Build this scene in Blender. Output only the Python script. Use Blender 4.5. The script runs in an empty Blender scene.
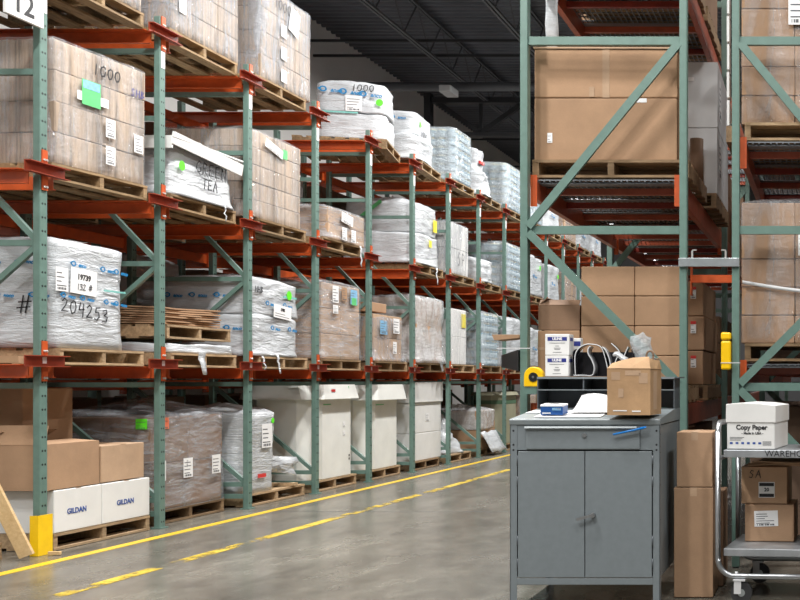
import bpy, bmesh, math, random
from mathutils import Vector, Matrix, noise
random.seed(7)
sc = bpy.context.scene
COL = sc.collection
F = 1054.0; CX = 830.0; CY = 380.0; H = 1.3
R = math.radians

def lin(c):
    c = c / 255.0
    return c / 12.92 if c <= 0.04045 else ((c + 0.055) / 1.055) ** 2.4
def rgb(r, g, b): return (lin(r), lin(g), lin(b), 1.0)

# ------------------------------------------------------------ materials
MATS = {}
def newmat(name):
    m = bpy.data.materials.new(name); m.use_nodes = True
    nt = m.node_tree; nt.nodes.clear()
    out = nt.nodes.new('ShaderNodeOutputMaterial')
    p = nt.nodes.new('ShaderNodeBsdfPrincipled')
    nt.links.new(p.outputs[0], out.inputs[0])
    MATS[name] = m
    return m, nt, p, out
def nd(nt, t, **kw):
    n = nt.nodes.new(t)
    for k, v in kw.items(): setattr(n, k, v)
    return n
def math_(nt, op, a, b=None, clamp=False):
    n = nd(nt, 'ShaderNodeMath', operation=op); n.use_clamp = clamp
    for i, v in enumerate((a, b)):
        if v is None: continue
        if isinstance(v, (int, float)): n.inputs[i].default_value = v
        else: nt.links.new(v, n.inputs[i])
    return n.outputs[0]
def coords(nt, scale=(1, 1, 1), kind='Object'):
    tc = nd(nt, 'ShaderNodeTexCoord'); mp = nd(nt, 'ShaderNodeMapping')
    mp.inputs['Scale'].default_value = scale
    nt.links.new(tc.outputs[kind], mp.inputs['Vector'])
    return mp.outputs[0]
def noise_(nt, vec, scale, detail=4, rough=.55, dist=0):
    n = nd(nt, 'ShaderNodeTexNoise'); n.inputs['Scale'].default_value = scale
    n.inputs['Detail'].default_value = detail; n.inputs['Roughness'].default_value = rough
    n.inputs['Distortion'].default_value = dist
    nt.links.new(vec, n.inputs['Vector']); return n.outputs['Fac']
def ramp(nt, fac, stops):
    r = nd(nt, 'ShaderNodeValToRGB'); e = r.color_ramp.elements
    while len(e) < len(stops): e.new(0.5)
    for k, (p, c) in enumerate(stops): e[k].position = p; e[k].color = c
    nt.links.new(fac, r.inputs[0]); return r.outputs[0]
def bump(nt, p, h, strength=.3, dist=.02):
    b = nd(nt, 'ShaderNodeBump'); b.inputs['Strength'].default_value = strength
    b.inputs['Distance'].default_value = dist
    nt.links.new(h, b.inputs['Height']); nt.links.new(b.outputs[0], p.inputs['Normal'])
def rnd_value(nt, col, lo=.88, hi=1.08):
    oi = nd(nt, 'ShaderNodeObjectInfo'); mr = nd(nt, 'ShaderNodeMapRange')
    mr.inputs[3].default_value = lo; mr.inputs[4].default_value = hi
    nt.links.new(oi.outputs['Random'], mr.inputs[0])
    h = nd(nt, 'ShaderNodeHueSaturation')
    nt.links.new(mr.outputs[0], h.inputs['Value']); nt.links.new(col, h.inputs['Color'])
    return h.outputs[0]
def mul(c, f): return (c[0] * f, c[1] * f, c[2] * f, 1)

def flat(name, col, rough=.5, metal=0.0, var=.12, nscale=9, bumpv=0, spec=None):
    m, nt, p, out = newmat(name)
    v = coords(nt)
    f = noise_(nt, v, nscale, 5)
    c = ramp(nt, f, [(.3, mul(col, 1 - var)), (.7, mul(col, 1 + var))])
    nt.links.new(c, p.inputs['Base Color'])
    p.inputs['Roughness'].default_value = rough; p.inputs['Metallic'].default_value = metal
    if spec is not None: p.inputs['Specular IOR Level'].default_value = spec
    if bumpv: bump(nt, p, noise_(nt, v, nscale * 6, 3), bumpv, .004)
    return m

def carton(name, col, var=.1):
    m, nt, p, out = newmat(name)
    v = coords(nt)
    f = noise_(nt, v, 5, 6, .6)
    c = ramp(nt, f, [(.3, mul(col, 1 - var)), (.7, mul(col, 1 + var))])
    fine = noise_(nt, coords(nt, (1, 1, 8)), 90, 2)
    mx = nd(nt, 'ShaderNodeMixRGB', blend_type='MULTIPLY'); mx.inputs[0].default_value = .25
    nt.links.new(c, mx.inputs[1]); nt.links.new(ramp(nt, fine, [(.3, (.6, .6, .6, 1)), (.7, (1, 1, 1, 1))]), mx.inputs[2])
    nt.links.new(rnd_value(nt, mx.outputs[0]), p.inputs['Base Color'])
    p.inputs['Roughness'].default_value = .72; p.inputs['Specular IOR Level'].default_value = .3
    bump(nt, p, noise_(nt, coords(nt), 22, 3), .12, .01)
    return m

def ribbed(name, col, var=.12):
    # corrugated fluting that shows through as close upright lines
    m, nt, p, out = newmat(name)
    v = coords(nt, (1, 1, .04)); f1 = noise_(nt, v, 34, 3, .6)
    f2 = noise_(nt, coords(nt, (1, 1, .25)), 7, 6, .65)
    f = math_(nt, 'ADD', math_(nt, 'MULTIPLY', f1, .65), math_(nt, 'MULTIPLY', f2, .35))
    c = ramp(nt, f, [(.40, mul(col, .58)), (.5, mul(col, .98)), (.60, mul(col, 1.25))])
    nt.links.new(rnd_value(nt, c), p.inputs['Base Color']); p.inputs['Roughness'].default_value = .5
    bump(nt, p, f1, .3, .012)
    return m

def film_white(name, col, rough=.28, stretch=(1, 1, 3.2)):
    m, nt, p, out = newmat(name)
    v = coords(nt, stretch)
    f = noise_(nt, v, 4, 8, .65, .8)
    c = ramp(nt, f, [(.25, mul(col, .82)), (.55, mul(col, 1.0)), (.8, mul(col, 1.08))])
    nt.links.new(c, p.inputs['Base Color'])
    p.inputs['Roughness'].default_value = rough; p.inputs['Specular IOR Level'].default_value = .5
    v2 = coords(nt, (1, 1, 5)); v2.node.inputs['Rotation'].default_value = (.32, -.25, 0)
    h = math_(nt, 'ADD', noise_(nt, v2, 3.2, 5, .55, .8), math_(nt, 'MULTIPLY', noise_(nt, v2, 13, 4, .6, 1.2), .3))
    bump(nt, p, h, .5, .05)
    return m

def film_clear(name, tint, lo=.12, hi=.62, stretch=(1, 1, .5)):
    m, nt, p, out = newmat(name)
    v = coords(nt, stretch)
    f = noise_(nt, v, 5, 8, .68, 1.0)
    a = nd(nt, 'ShaderNodeMapRange'); a.inputs[1].default_value = .35; a.inputs[2].default_value = .72
    a.inputs[3].default_value = lo; a.inputs[4].default_value = hi; nt.links.new(f, a.inputs[0])
    p.inputs['Base Color'].default_value = tint; p.inputs['Roughness'].default_value = .13
    p.inputs['Specular IOR Level'].default_value = .9
    bump(nt, p, noise_(nt, coords(nt, (1, 1, 2.5)), 9, 6, .65, 1.5), .8, .05)
    tr = nd(nt, 'ShaderNodeBsdfTransparent'); mx = nd(nt, 'ShaderNodeMixShader')
    nt.links.new(a.outputs[0], mx.inputs[0]); nt.links.new(tr.outputs[0], mx.inputs[1])
    nt.links.new(p.outputs[0], mx.inputs[2]); nt.links.new(mx.outputs[0], out.inputs[0])
    return m

def wood(name, c1, c2):
    m, nt, p, out = newmat(name)
    f = noise_(nt, coords(nt, (7, 1.2, 7)), 6, 6, .6, .5)
    c = ramp(nt, f, [(.25, c1), (.75, c2)])
    nt.links.new(rnd_value(nt, c, .8, 1.1), p.inputs['Base Color'])
    p.inputs['Roughness'].default_value = .75
    bump(nt, p, f, .2, .01)
    return m

def upright_mat(name, col, holes=True):
    m, nt, p, out = newmat(name)
    f = noise_(nt, coords(nt), 14, 5)
    c = ramp(nt, f, [(.3, mul(col, .88)), (.7, mul(col, 1.1))])
    tc = nd(nt, 'ShaderNodeTexCoord'); sx = nd(nt, 'ShaderNodeSeparateXYZ'); nt.links.new(tc.outputs['Object'], sx.inputs[0])
    gn = nd(nt, 'ShaderNodeSeparateXYZ'); nt.links.new(tc.outputs['Normal'], gn.inputs[0])
    # pairs of punched holes on the aisle face every 10 cm
    dy = math_(nt, 'SUBTRACT', math_(nt, 'ABSOLUTE', sx.outputs[1]), .014)
    zm = math_(nt, 'SUBTRACT', math_(nt, 'FRACT', math_(nt, 'MULTIPLY', sx.outputs[2], 9.8)), .5)
    dz = math_(nt, 'DIVIDE', zm, 9.8)
    d2 = math_(nt, 'ADD', math_(nt, 'MULTIPLY', dy, dy), math_(nt, 'MULTIPLY', dz, dz))
    inside = math_(nt, 'LESS_THAN', d2, .0000720)
    face = math_(nt, 'GREATER_THAN', gn.outputs[0], .7)
    k = math_(nt, 'MULTIPLY', inside, face)
    mx = nd(nt, 'ShaderNodeMixRGB'); nt.links.new(k, mx.inputs[0]); nt.links.new(c, mx.inputs[1])
    mx.inputs[2].default_value = (.008, .012, .011, 1)
    nt.links.new(mx.outputs[0], p.inputs['Base Color']); p.inputs['Roughness'].default_value = .42
    return m

GREEN = rgb(99, 126, 117)
M = {}
M['upright'] = upright_mat('punched_green_steel', GREEN)
M['green'] = flat('green_steel', GREEN, .42, 0, .1, 14)
M['orange'] = flat('orange_steel', rgb(196, 86, 40), .36, 0, .14, 11)
M['redorange'] = flat('dark_orange_steel', rgb(160, 76, 50), .36, 0, .18, 9)
M['zinc'] = flat('zinc_steel', rgb(175, 182, 184), .32, .7, .1, 12)
M['bolt'] = flat('bolt_steel', rgb(205, 205, 200), .3, .6, .05, 30)
M['wood'] = wood('pallet_wood', rgb(136, 110, 80), rgb(192, 164, 128))
M['oldwood'] = wood('weathered_wood', rgb(112, 88, 62), rgb(160, 132, 98))
M['shadewood'] = wood('shaded_pallet_wood', rgb(104, 82, 56), rgb(168, 140, 102))  # pallet wood darkened to paint the shade under the upper levels
M['stud'] = wood('pine_stud', rgb(200, 165, 115), rgb(228, 198, 150))
M['carton'] = carton('brown_cardboard', rgb(172, 138, 108))
M['carton2'] = carton('pale_cardboard', rgb(188, 158, 130))
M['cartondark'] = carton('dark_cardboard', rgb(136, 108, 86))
M['kraft'] = carton('kraft_cardboard', rgb(180, 146, 116))
M['worn'] = carton('worn_kraft_cardboard', rgb(188, 152, 114), .2)
M['ribbed'] = ribbed('fluted_cardboard', rgb(168, 149, 130))
M['whitebox'] = flat('white_cardboard', rgb(226, 226, 224), .55, 0, .05, 5)
M['greybox'] = flat('grey_white_cardboard', rgb(204, 205, 206), .55, 0, .08, 3)
M['gaylord'] = flat('white_corrugate', rgb(226, 227, 222), .55, 0, .06, 4)
M['filmwhite'] = film_white('white_stretch_wrap', rgb(196, 200, 204), .2)
M['filmgrey'] = film_white('grey_stretch_wrap', rgb(192, 196, 198))
M['filmclear'] = film_clear('clear_stretch_film', rgb(190, 195, 202), .05, .80, (1.6, 1.6, .30))
M['filmsilver'] = film_clear('silvery_stretch_film', rgb(184, 190, 198), .08, .85, (1.8, 1.8, .35))
M['filmlight'] = film_clear('thin_stretch_film', rgb(222, 224, 228), .03, .50, (1.5, 1.5, .3))
M['filmcan'] = film_clear('can_stretch_film', rgb(206, 216, 222), .30, .80, (1, 1, .5))
M['filmwrap'] = film_clear('banded_stretch_film', rgb(204, 208, 214), .06, .75, (.5, .5, 3.0))
M['filmheavy'] = film_clear('thick_stretch_film', rgb(232, 236, 240), .35, .9)
M['paper'] = flat('white_paper', rgb(232, 232, 232), .6, 0, .03, 6)
M['ink'] = flat('black_ink', rgb(28, 28, 32), .5, 0, .05, 20)
M['greyink'] = flat('grey_ink', rgb(92, 94, 98), .5, 0, .05, 20)
M['inkblue'] = flat('blue_ink', rgb(18, 122, 178), .5, 0, .05, 20)
M['navy'] = flat('navy_ink', rgb(42, 52, 128), .5, 0, .05, 20)
M['gildan'] = flat('royal_blue_ink', rgb(44, 78, 150), .5, 0, .05, 20)
M['dotgreen'] = flat('fluorescent_green_sticker', rgb(96, 226, 40), .5, 0, .04, 20)
M['stickergreen'] = flat('green_sticker', rgb(96, 190, 120), .5, 0, .1, 20)
M['stickerorange'] = flat('orange_sticker', rgb(232, 120, 84), .5, 0, .06, 20)
M['stickerblue'] = flat('sky_blue_sticker', rgb(130, 180, 215), .5, 0, .2, 30)
M['stickeryellow'] = flat('yellow_sticker', rgb(232, 216, 60), .5, 0, .05, 20)
M['red'] = flat('red_sticker', rgb(205, 52, 48), .5, 0, .06, 20)
M['teal'] = flat('teal_tape', rgb(120, 188, 180), .4, 0, .1, 20)
M['yellow'] = flat('safety_yellow_paint', rgb(244, 200, 20), .4, 0, .08, 10)
M['yellowplastic'] = flat('yellow_plastic', rgb(250, 200, 10), .35, 0, .04, 10)
M['desk'] = flat('grey_enamel', rgb(120, 128, 132), .38, 0, .05, 24, .06)
M['desktop'] = flat('grey_enamel_top', rgb(128, 136, 139), .34, 0, .06, 12)
M['deskdark'] = flat('dark_grey_enamel', rgb(84, 90, 95), .4, 0, .05, 12)
M['black'] = flat('black_plastic', rgb(30, 31, 34), .38, 0, .1, 12)
M['blacksheet'] = flat('black_glossy_plastic', rgb(42, 42, 46), .18, 0, .1, 8)
M['clearrim'] = flat('pale_plastic_rim', rgb(210, 212, 214), .3, 0, .05, 12)
M['chrome'] = flat('chromed_steel', rgb(172, 175, 178), .33, .9, .06, 10)
M['shelfsteel'] = flat('worn_aluminium', rgb(170, 174, 178), .38, .55, .22, 6)
M['rubber'] = flat('grey_rubber', rgb(44, 44, 46), .6, 0, .1, 10)
M['bluepen'] = flat('blue_plastic', rgb(24, 120, 200), .35, 0, .04, 10)
M['bluebox'] = flat('blue_print_card', rgb(22, 74, 138), .45, 0, .12, 12)
M['canwhite'] = flat('pale_blue_label', rgb(178, 198, 208), .3, 0, .08, 20)
M['canblue'] = flat('light_blue_label', rgb(130, 172, 196), .3, 0, .1, 20)
M['canbeige'] = flat('beige_label', rgb(214, 204, 160), .35, 0, .1, 20)
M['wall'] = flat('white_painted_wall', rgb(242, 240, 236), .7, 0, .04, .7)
M['steeldark'] = flat('dark_steel_joist', rgb(86, 88, 92), .55, 0, .1, 3)
M['steelblack'] = flat('black_steel_girder', rgb(42, 43, 46), .6, 0, .1, 3)
M['lamp_body'] = flat('lamp_housing', rgb(190, 190, 190), .4, .3, .05, 8)
M['shadeload'] = carton('shaded_cardboard', rgb(112, 90, 74))  # cardboard darkened to paint the dimness deep inside the racks
M['beigebox'] = flat('beige_corrugate', rgb(150, 148, 126), .6, 0, .08, 4)
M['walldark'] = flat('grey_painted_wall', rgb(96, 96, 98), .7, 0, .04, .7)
M['armshade'] = flat('shaded_orange_steel', rgb(146, 60, 38), .4, 0, .2, 13)  # rack orange darkened to paint the shade inside the arm channels
M['bandgreen'] = flat('dull_green_band', rgb(84, 112, 88), .5, 0, .1, 8)
M['wire'] = flat('wire_deck_steel', rgb(128, 132, 136), .4, .5, .1, 12)
M['bubble'] = film_clear('bubble_wrap_film', rgb(205, 212, 216), .30, .75, (1, 1, 1))
M['sheenplastic'] = flat('sheen_grey_plastic', rgb(150, 152, 156), .2, 0, .1, 8)  # black organizer sheets coloured grey to stand in for their sheen
M['brightred'] = flat('rust_red_steel', rgb(128, 44, 30), .45, 0, .2, 8)

def concrete():
    m, nt, p, out = newmat('polished_concrete')
    v = coords(nt, (1, .4, 1))
    a = noise_(nt, v, 1.1, 8, .62, .6); b = noise_(nt, coords(nt, (1, .55, 1)), 5, 9, .74, .3)
    c1 = ramp(nt, a, [(.25, rgb(86, 82, 75)), (.5, rgb(108, 104, 96)), (.75, rgb(134, 130, 121))])
    mx = nd(nt, 'ShaderNodeMixRGB', blend_type='MULTIPLY'); mx.inputs[0].default_value = 1.0
    nt.links.new(c1, mx.inputs[1]); nt.links.new(ramp(nt, b, [(.34, (.66, .65, .64, 1)), (.66, (1.18, 1.18, 1.16, 1))]), mx.inputs[2])
    nt.links.new(mx.outputs[0], p.inputs['Base Color'])
    rr = nd(nt, 'ShaderNodeMapRange'); rr.inputs[3].default_value = .14; rr.inputs[4].default_value = .36
    nt.links.new(noise_(nt, coords(nt, (1, .5, 1)), 1.7, 7, .65), rr.inputs[0]); nt.links.new(rr.outputs[0], p.inputs['Roughness'])
    p.inputs['Specular IOR Level'].default_value = .55
    bump(nt, p, b, .04, .01)
    return m
M['concrete'] = concrete()

def paint_worn(name, col, lo, hi, edge=.18):
    m, nt, p, out = newmat(name)
    f = noise_(nt, coords(nt), 2.2, 9, .72)
    a = nd(nt, 'ShaderNodeMapRange'); a.inputs[1].default_value = lo; a.inputs[2].default_value = hi
    nt.links.new(f, a.inputs[0])
    p.inputs['Base Color'].default_value = col; p.inputs['Roughness'].default_value = .4
    tr = nd(nt, 'ShaderNodeBsdfTransparent'); mx = nd(nt, 'ShaderNodeMixShader')
    nt.links.new(a.outputs[0], mx.inputs[0]); nt.links.new(tr.outputs[0], mx.inputs[1])
    nt.links.new(p.outputs[0], mx.inputs[2]); nt.links.new(mx.outputs[0], out.inputs[0])
    return m
M['linepaint'] = paint_worn('yellow_floor_paint', rgb(222, 184, 44), .24, .33)
M['linepaintworn'] = paint_worn('worn_yellow_floor_paint', rgb(216, 186, 66), .46, .56)

def deckmat():
    m, nt, p, out = newmat('corrugated_roof_deck')
    tc = nd(nt, 'ShaderNodeTexCoord'); sx = nd(nt, 'ShaderNodeSeparateXYZ'); nt.links.new(tc.outputs['Object'], sx.inputs[0])
    f = noise_(nt, coords(nt), .8, 4)
    nt.links.new(ramp(nt, f, [(.3, rgb(84, 88, 95)), (.7, rgb(104, 108, 116))]), p.inputs['Base Color'])
    p.inputs['Roughness'].default_value = .55
    return m
M['deck'] = deckmat()
def emis(name, col, s):
    m, nt, p, out = newmat(name)
    p.inputs['Base Color'].default_value = col
    p.inputs['Emission Color'].default_value = col; p.inputs['Emission Strength'].default_value = s
    return m
M['lens'] = emis('lamp_lens', (1, .98, .94, 1), 6)

# ------------------------------------------------------------ mesh helpers
class B:
    def __init__(s): s.bm = bmesh.new(); s.mi = 0
    def _mark(s, faces):
        for f in faces: f.material_index = s.mi
    def box(s, lo, hi, mat=None):
        x0, y0, z0 = lo; x1, y1, z1 = hi
        vs = [s.bm.verts.new(p) for p in ((x0,y0,z0),(x1,y0,z0),(x1,y1,z0),(x0,y1,z0),(x0,y0,z1),(x1,y0,z1),(x1,y1,z1),(x0,y1,z1))]
        if mat is not None:
            for v in vs: v.co = mat @ v.co
        fs = [s.bm.faces.new([vs[i] for i in q]) for q in ((3,2,1,0),(4,5,6,7),(0,1,5,4),(1,2,6,5),(2,3,7,6),(3,0,4,7))]
        s._mark(fs); return s
    def bar(s, a, b, w, t, up=(0, 0, 1)):
        # rectangular bar from a to b; t is its thickness along 'up' x axis, w across
        a = Vector(a); b = Vector(b); d = (b - a); L = d.length; d.normalize()
        u = Vector(up)
        if abs(d.dot(u)) > .98: u = Vector((0, 1, 0))
        sx = d.cross(u).normalized(); sy = sx.cross(d).normalized()
        m = Matrix((sx, sy, d)).transposed().to_4x4(); m.translation = a
        return s.box((-w / 2, -t / 2, 0), (w / 2, t / 2, L), m)
    def cyl(s, a, b, r, seg=14, r2=None):
        a = Vector(a); b = Vector(b); d = b - a; r2 = r if r2 is None else r2
        q = d.to_track_quat('Z', 'Y').to_matrix()
        ra = []; rb = []
        for k in range(seg):
            t = 2 * math.pi * k / seg; o = q @ Vector((math.cos(t), math.sin(t), 0))
            ra.append(s.bm.verts.new(a + o * r)); rb.append(s.bm.verts.new(b + o * r2))
        fs = [s.bm.faces.new((ra[k], ra[(k+1) % seg], rb[(k+1) % seg], rb[k])) for k in range(seg)]
        for f in fs: f.smooth = True
        fs += [s.bm.faces.new(list(reversed(ra))), s.bm.faces.new(rb)]
        s._mark(fs); return s
    def tube(s, pts, r, seg=10):
        pts = [Vector(p) for p in pts]; rings = []
        n = len(pts); prev = None
        for i, p in enumerate(pts):
            d = (pts[min(i+1, n-1)] - pts[max(i-1, 0)]).normalized()
            if prev is None:
                ref = Vector((0, 0, 1)) if abs(d.z) < .9 else Vector((1, 0, 0))
                x = d.cross(ref).normalized()
            else:
                x = (prev - d * prev.dot(d)).normalized()
            prev = x; y = d.cross(x)
            rings.append([s.bm.verts.new(p + (x * math.cos(2*math.pi*k/seg) + y * math.sin(2*math.pi*k/seg)) * r) for k in range(seg)])
        fs = []
        for a, b in zip(rings, rings[1:]):
            for k in range(seg):
                f = s.bm.faces.new((a[k], a[(k+1) % seg], b[(k+1) % seg], b[k])); f.smooth = True; fs.append(f)
        fs.append(s.bm.faces.new(list(reversed(rings[0])))); fs.append(s.bm.faces.new(rings[-1]))
        s._mark(fs); return s
    def prism(s, poly, a0, a1, axis='z'):
        # poly: 2D outline, extruded along axis between a0 and a1
        def mk(p, a): return {'z': (p[0], p[1], a), 'y': (p[0], a, p[1]), 'x': (a, p[0], p[1])}[axis]
        lo = [s.bm.verts.new(mk(p, a0)) for p in poly]; hi = [s.bm.verts.new(mk(p, a1)) for p in poly]
        n = len(poly); fs = []
        for k in range(n): fs.append(s.bm.faces.new((lo[k], lo[(k+1) % n], hi[(k+1) % n], hi[k])))
        fs.append(s.bm.faces.new(list(reversed(lo)))); fs.append(s.bm.faces.new(hi))
        s._mark(fs); return s
    def sheet(s, grid, thick, smooth=True):
        # thick sheet from a grid of points
        r = len(grid); c = len(grid[0])
        top = [[s.bm.verts.new(Vector(p)) for p in row] for row in grid]
        fs = []
        nrm = [[None]*c for _ in range(r)]
        for i in range(r):
            for j in range(c):
                a = Vector(grid[min(i+1, r-1)][j]) - Vector(grid[max(i-1, 0)][j]); b = Vector(grid[i][min(j+1, c-1)]) - Vector(grid[i][max(j-1, 0)])
                n = a.cross(b); nrm[i][j] = n.normalized() if n.length > 1e-9 else Vector((0, 0, 1))
        bot = [[s.bm.verts.new(Vector(grid[i][j]) - nrm[i][j] * thick) for j in range(c)] for i in range(r)]
        for i in range(r - 1):
            for j in range(c - 1):
                fs.append(s.bm.faces.new((top[i][j], top[i+1][j], top[i+1][j+1], top[i][j+1])))
                fs.append(s.bm.faces.new((bot[i][j], bot[i][j+1], bot[i+1][j+1], bot[i+1][j])))
        for f in fs: f.smooth = smooth
        ed = []
        for i in range(r - 1):
            ed += [(top[i][0], bot[i][0], bot[i+1][0], top[i+1][0]), (top[i][-1], top[i+1][-1], bot[i+1][-1], bot[i][-1])]
        for j in range(c - 1):
            ed += [(top[0][j], top[0][j+1], bot[0][j+1], bot[0][j]), (top[-1][j], bot[-1][j], bot[-1][j+1], top[-1][j+1])]
        fs += [s.bm.faces.new(e) for e in ed]
        s._mark(fs); return s
    def build(s, name, mat, parent=None, bevel=0, loc=None, rz=0, fixn=True):
        if fixn: bmesh.ops.recalc_face_normals(s.bm, faces=s.bm.faces[:])
        if bevel: bmesh.ops.bevel(s.bm, geom=s.bm.edges[:], offset=bevel, segments=2, affect='EDGES', profile=.5)
        me = bpy.data.meshes.new(name); s.bm.to_mesh(me); s.bm.free()
        for mm in (mat if isinstance(mat, (list, tuple)) else [mat]): me.materials.append(mm)
        o = bpy.data.objects.new(name, me); COL.objects.link(o)
        if parent is not None: o.parent = parent
        if loc is not None: o.location = loc
        o.rotation_euler.z = rz
        return o

def tag(o, label=None, cat=None, group=None, kind=None):
    if label: o['label'] = label
    if cat: o['category'] = cat
    if group: o['group'] = group
    if kind: o['kind'] = kind
    return o
def thing(name, label, cat, loc=(0, 0, 0), rz=0, group=None):
    o = bpy.data.objects.new(name, None); COL.objects.link(o)
    o.location = loc; o.rotation_euler.z = rz; o.empty_display_size = .1
    return tag(o, label, cat, group)
def link_copy(o, parent=None):
    c = o.copy(); COL.objects.link(c); c.parent = parent
    for ch in list(o.children): link_copy(ch, c)
    return c

TXT = {}
def text_mesh(s, size, ext=.001, shear=0.0, bold=0.0):
    key = (s, size, ext, shear, bold)
    if key in TXT: return TXT[key]
    cu = bpy.data.curves.new('lettering', 'FONT'); cu.body = s; cu.size = size; cu.extrude = ext; cu.shear = shear; cu.offset = bold
    cu.align_x = 'CENTER'; cu.align_y = 'CENTER'; cu.resolution_u = 3
    o = bpy.data.objects.new('lettering', cu); COL.objects.link(o)
    bpy.context.view_layer.update()
    me = bpy.data.meshes.new_from_object(o.evaluated_get(bpy.context.evaluated_depsgraph_get()))
    bpy.data.objects.remove(o); bpy.data.curves.remove(cu)
    TXT[key] = me
    return me
FACE = {  # text axes: local x of the writing, local y, outward normal
    '+X': Matrix(((0, 0, 1), (1, 0, 0), (0, 1, 0))),
    '-Y': Matrix(((1, 0, 0), (0, 0, -1), (0, 1, 0))),
    '+Z': Matrix(((1, 0, 0), (0, 1, 0), (0, 0, 1))),
}
def fmat(face, pos, roll=0):
    m = FACE[face].to_4x4() @ Matrix.Rotation(roll, 4, 'Z'); m.translation = Vector(pos); return m
def text(s, size, face, pos, mat, parent, name='lettering', roll=0, shear=0, bold=0):
    me = text_mesh(s, size, .0008, shear, bold).copy(); me.materials.clear(); me.materials.append(mat)
    o = bpy.data.objects.new(name, me); COL.objects.link(o); o.parent = parent
    o.matrix_local = fmat(face, pos, roll); return o
STROKE = {
    '0': [[(.5,1),(.15,.8),(.1,.4),(.35,0),(.7,.1),(.85,.5),(.75,.9),(.5,1)]], '1': [[(.5,0),(.55,1)]],
    '2': [[(.1,.8),(.4,1),(.75,.85),(.6,.5),(.1,.05),(.9,.02)]], '4': [[(.3,1),(.15,.45),(.85,.5)],[(.75,.95),(.7,-.1)]],
    '5': [[(.8,1),(.25,.95),(.2,.6),(.65,.6),(.75,.25),(.4,0),(.1,.1)]], '3': [[(.1,.9),(.6,1),(.7,.75),(.35,.55),(.8,.4),(.65,.02),(.1,.05)]],
    '#': [[(.3,0),(.4,1)],[(.65,0),(.8,1)],[(.1,.62),(1,.66)],[(0,.28),(.95,.34)]],
    'G': [[(.85,.85),(.5,1),(.15,.7),(.1,.3),(.4,0),(.85,.15),(.85,.45),(.5,.45)]], 'R': [[(.15,0),(.2,1),(.7,.9),(.65,.55),(.2,.5),(.85,0)]],
    'E': [[(.8,1),(.15,.95),(.15,0),(.85,.05)],[(.15,.5),(.7,.52)]], 'N': [[(.1,0),(.15,1),(.8,.05),(.85,1)]],
    'T': [[(0,1),(1,.95)],[(.5,.97),(.45,0)]], 'A': [[(.05,0),(.5,1),(.9,0)],[(.25,.4),(.75,.4)]],
    'V': [[(.05,1),(.45,0),(.9,1)]], 'I': [[(.5,0),(.5,1)]], 'P': [[(.2,0),(.2,1),(.75,.85),(.65,.5),(.2,.5)]],
    'H': [[(.1,0),(.15,1)],[(.85,0),(.8,1)],[(.1,.5),(.85,.52)]], 'B': [[(.15,0),(.2,1),(.7,.85),(.25,.55),(.8,.3),(.15,0)]],
    'S': [[(.8,.9),(.4,1),(.2,.7),(.7,.4),(.5,0),(.1,.1)]], ' ': [],
}
def handwrite(s, size, face, pos, mat, parent, w=.012, slant=.1, step=.9, drop=0, fixed=None):
    b = B(); x = -len(s) * size * step / 2
    for i, ch in enumerate(s):
        for line in STROKE.get(ch, []):
            pts = [Vector((x + (p[0] + slant * p[1]) * size * .8, (p[1] - .5) * size + i * drop, 0)) for p in line]
            for a, c in zip(pts, pts[1:]):
                d = (c - a); n = Vector((-d.y, d.x, 0)).normalized() * w / 2; e = d.normalized() * w * .3
                b.prism([tuple((a - e + n).xy), tuple((a - e - n).xy), tuple((c + e - n).xy), tuple((c + e + n).xy)], 0, .002)
        x += size * step
    o = b.build('handwriting', mat, parent); o.matrix_local = fmat(face, pos); return o

def lbl(parent, face, pos, w, h, lines=4, mat=None, name='label', roll=0, big=None, bars=True, blabel=None):
    """paper sticker with printed lines (or a big number); pos is its centre"""
    o = B().box((-w/2, -h/2, 0), (w/2, h/2, .0015)).build(name, mat or M['paper'], parent)
    o.matrix_local = fmat(face, pos, roll)
    if blabel: o['label'] = blabel
    b = B(); any_ = False
    if bars:
        rr = random.Random(int(w * 1e5) + int(h * 1e4) + lines)
        if lines:
            for k in range(lines):
                y = h * (.36 - .72 * (k + .5) / lines) if not big else -h * (.08 + .36 * (k + .5) / lines)
                L = w * rr.uniform(.35, .8)
                b.box((-w * .42, y - h * .022, .0015), (-w * .42 + L, y + h * .022, .0021)); any_ = True
        if not big:
            for k in range(9):
                x = -w * .38 + w * .7 * k / 9
                b.box((x, -h * .44, .0015), (x + w * .03 * (1 + k % 3), -h * .34, .0021)); any_ = True
    if any_: b.build('print', M['greyink'], o)
    else: b.bm.free()
    if big: text(big, h * .3, '+Z', (0, h * .16, .0025), M['ink'], o, 'number', bold=.002)
    return o
def dot(parent, face, pos, r, mat, name='sticker'):
    o = B().cyl((0, 0, 0), (0, 0, .0015), r, 20).build(name, mat, parent); o.matrix_local = fmat(face, pos); return o

def logo(parent, face, pos, s, word='anco'):
    b = B(); seg = 14
    for k in range(seg):
        a0 = 2*math.pi*k/seg; a1 = 2*math.pi*(k+1)/seg
        q = [(math.cos(a)*r*1.25, math.sin(a)*r) for a, r in ((a0, s*.5), (a1, s*.5), (a1, s*.28), (a0, s*.28))]
        b.prism(q, 0, .0015)
    b.prism([(-s*.9, 0), (-s*.5, s*.28), (-s*.5, -s*.28)], 0, .0015)
    o = b.build('logo', M['inkblue'], parent); o.matrix_local = fmat(face, pos, R(-4))
    text(word, s * .95, '+Z', (s * 2.1, -s*.05, .0008), M['inkblue'], o, 'logo_word', shear=.35, bold=.002)
    return o

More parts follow.
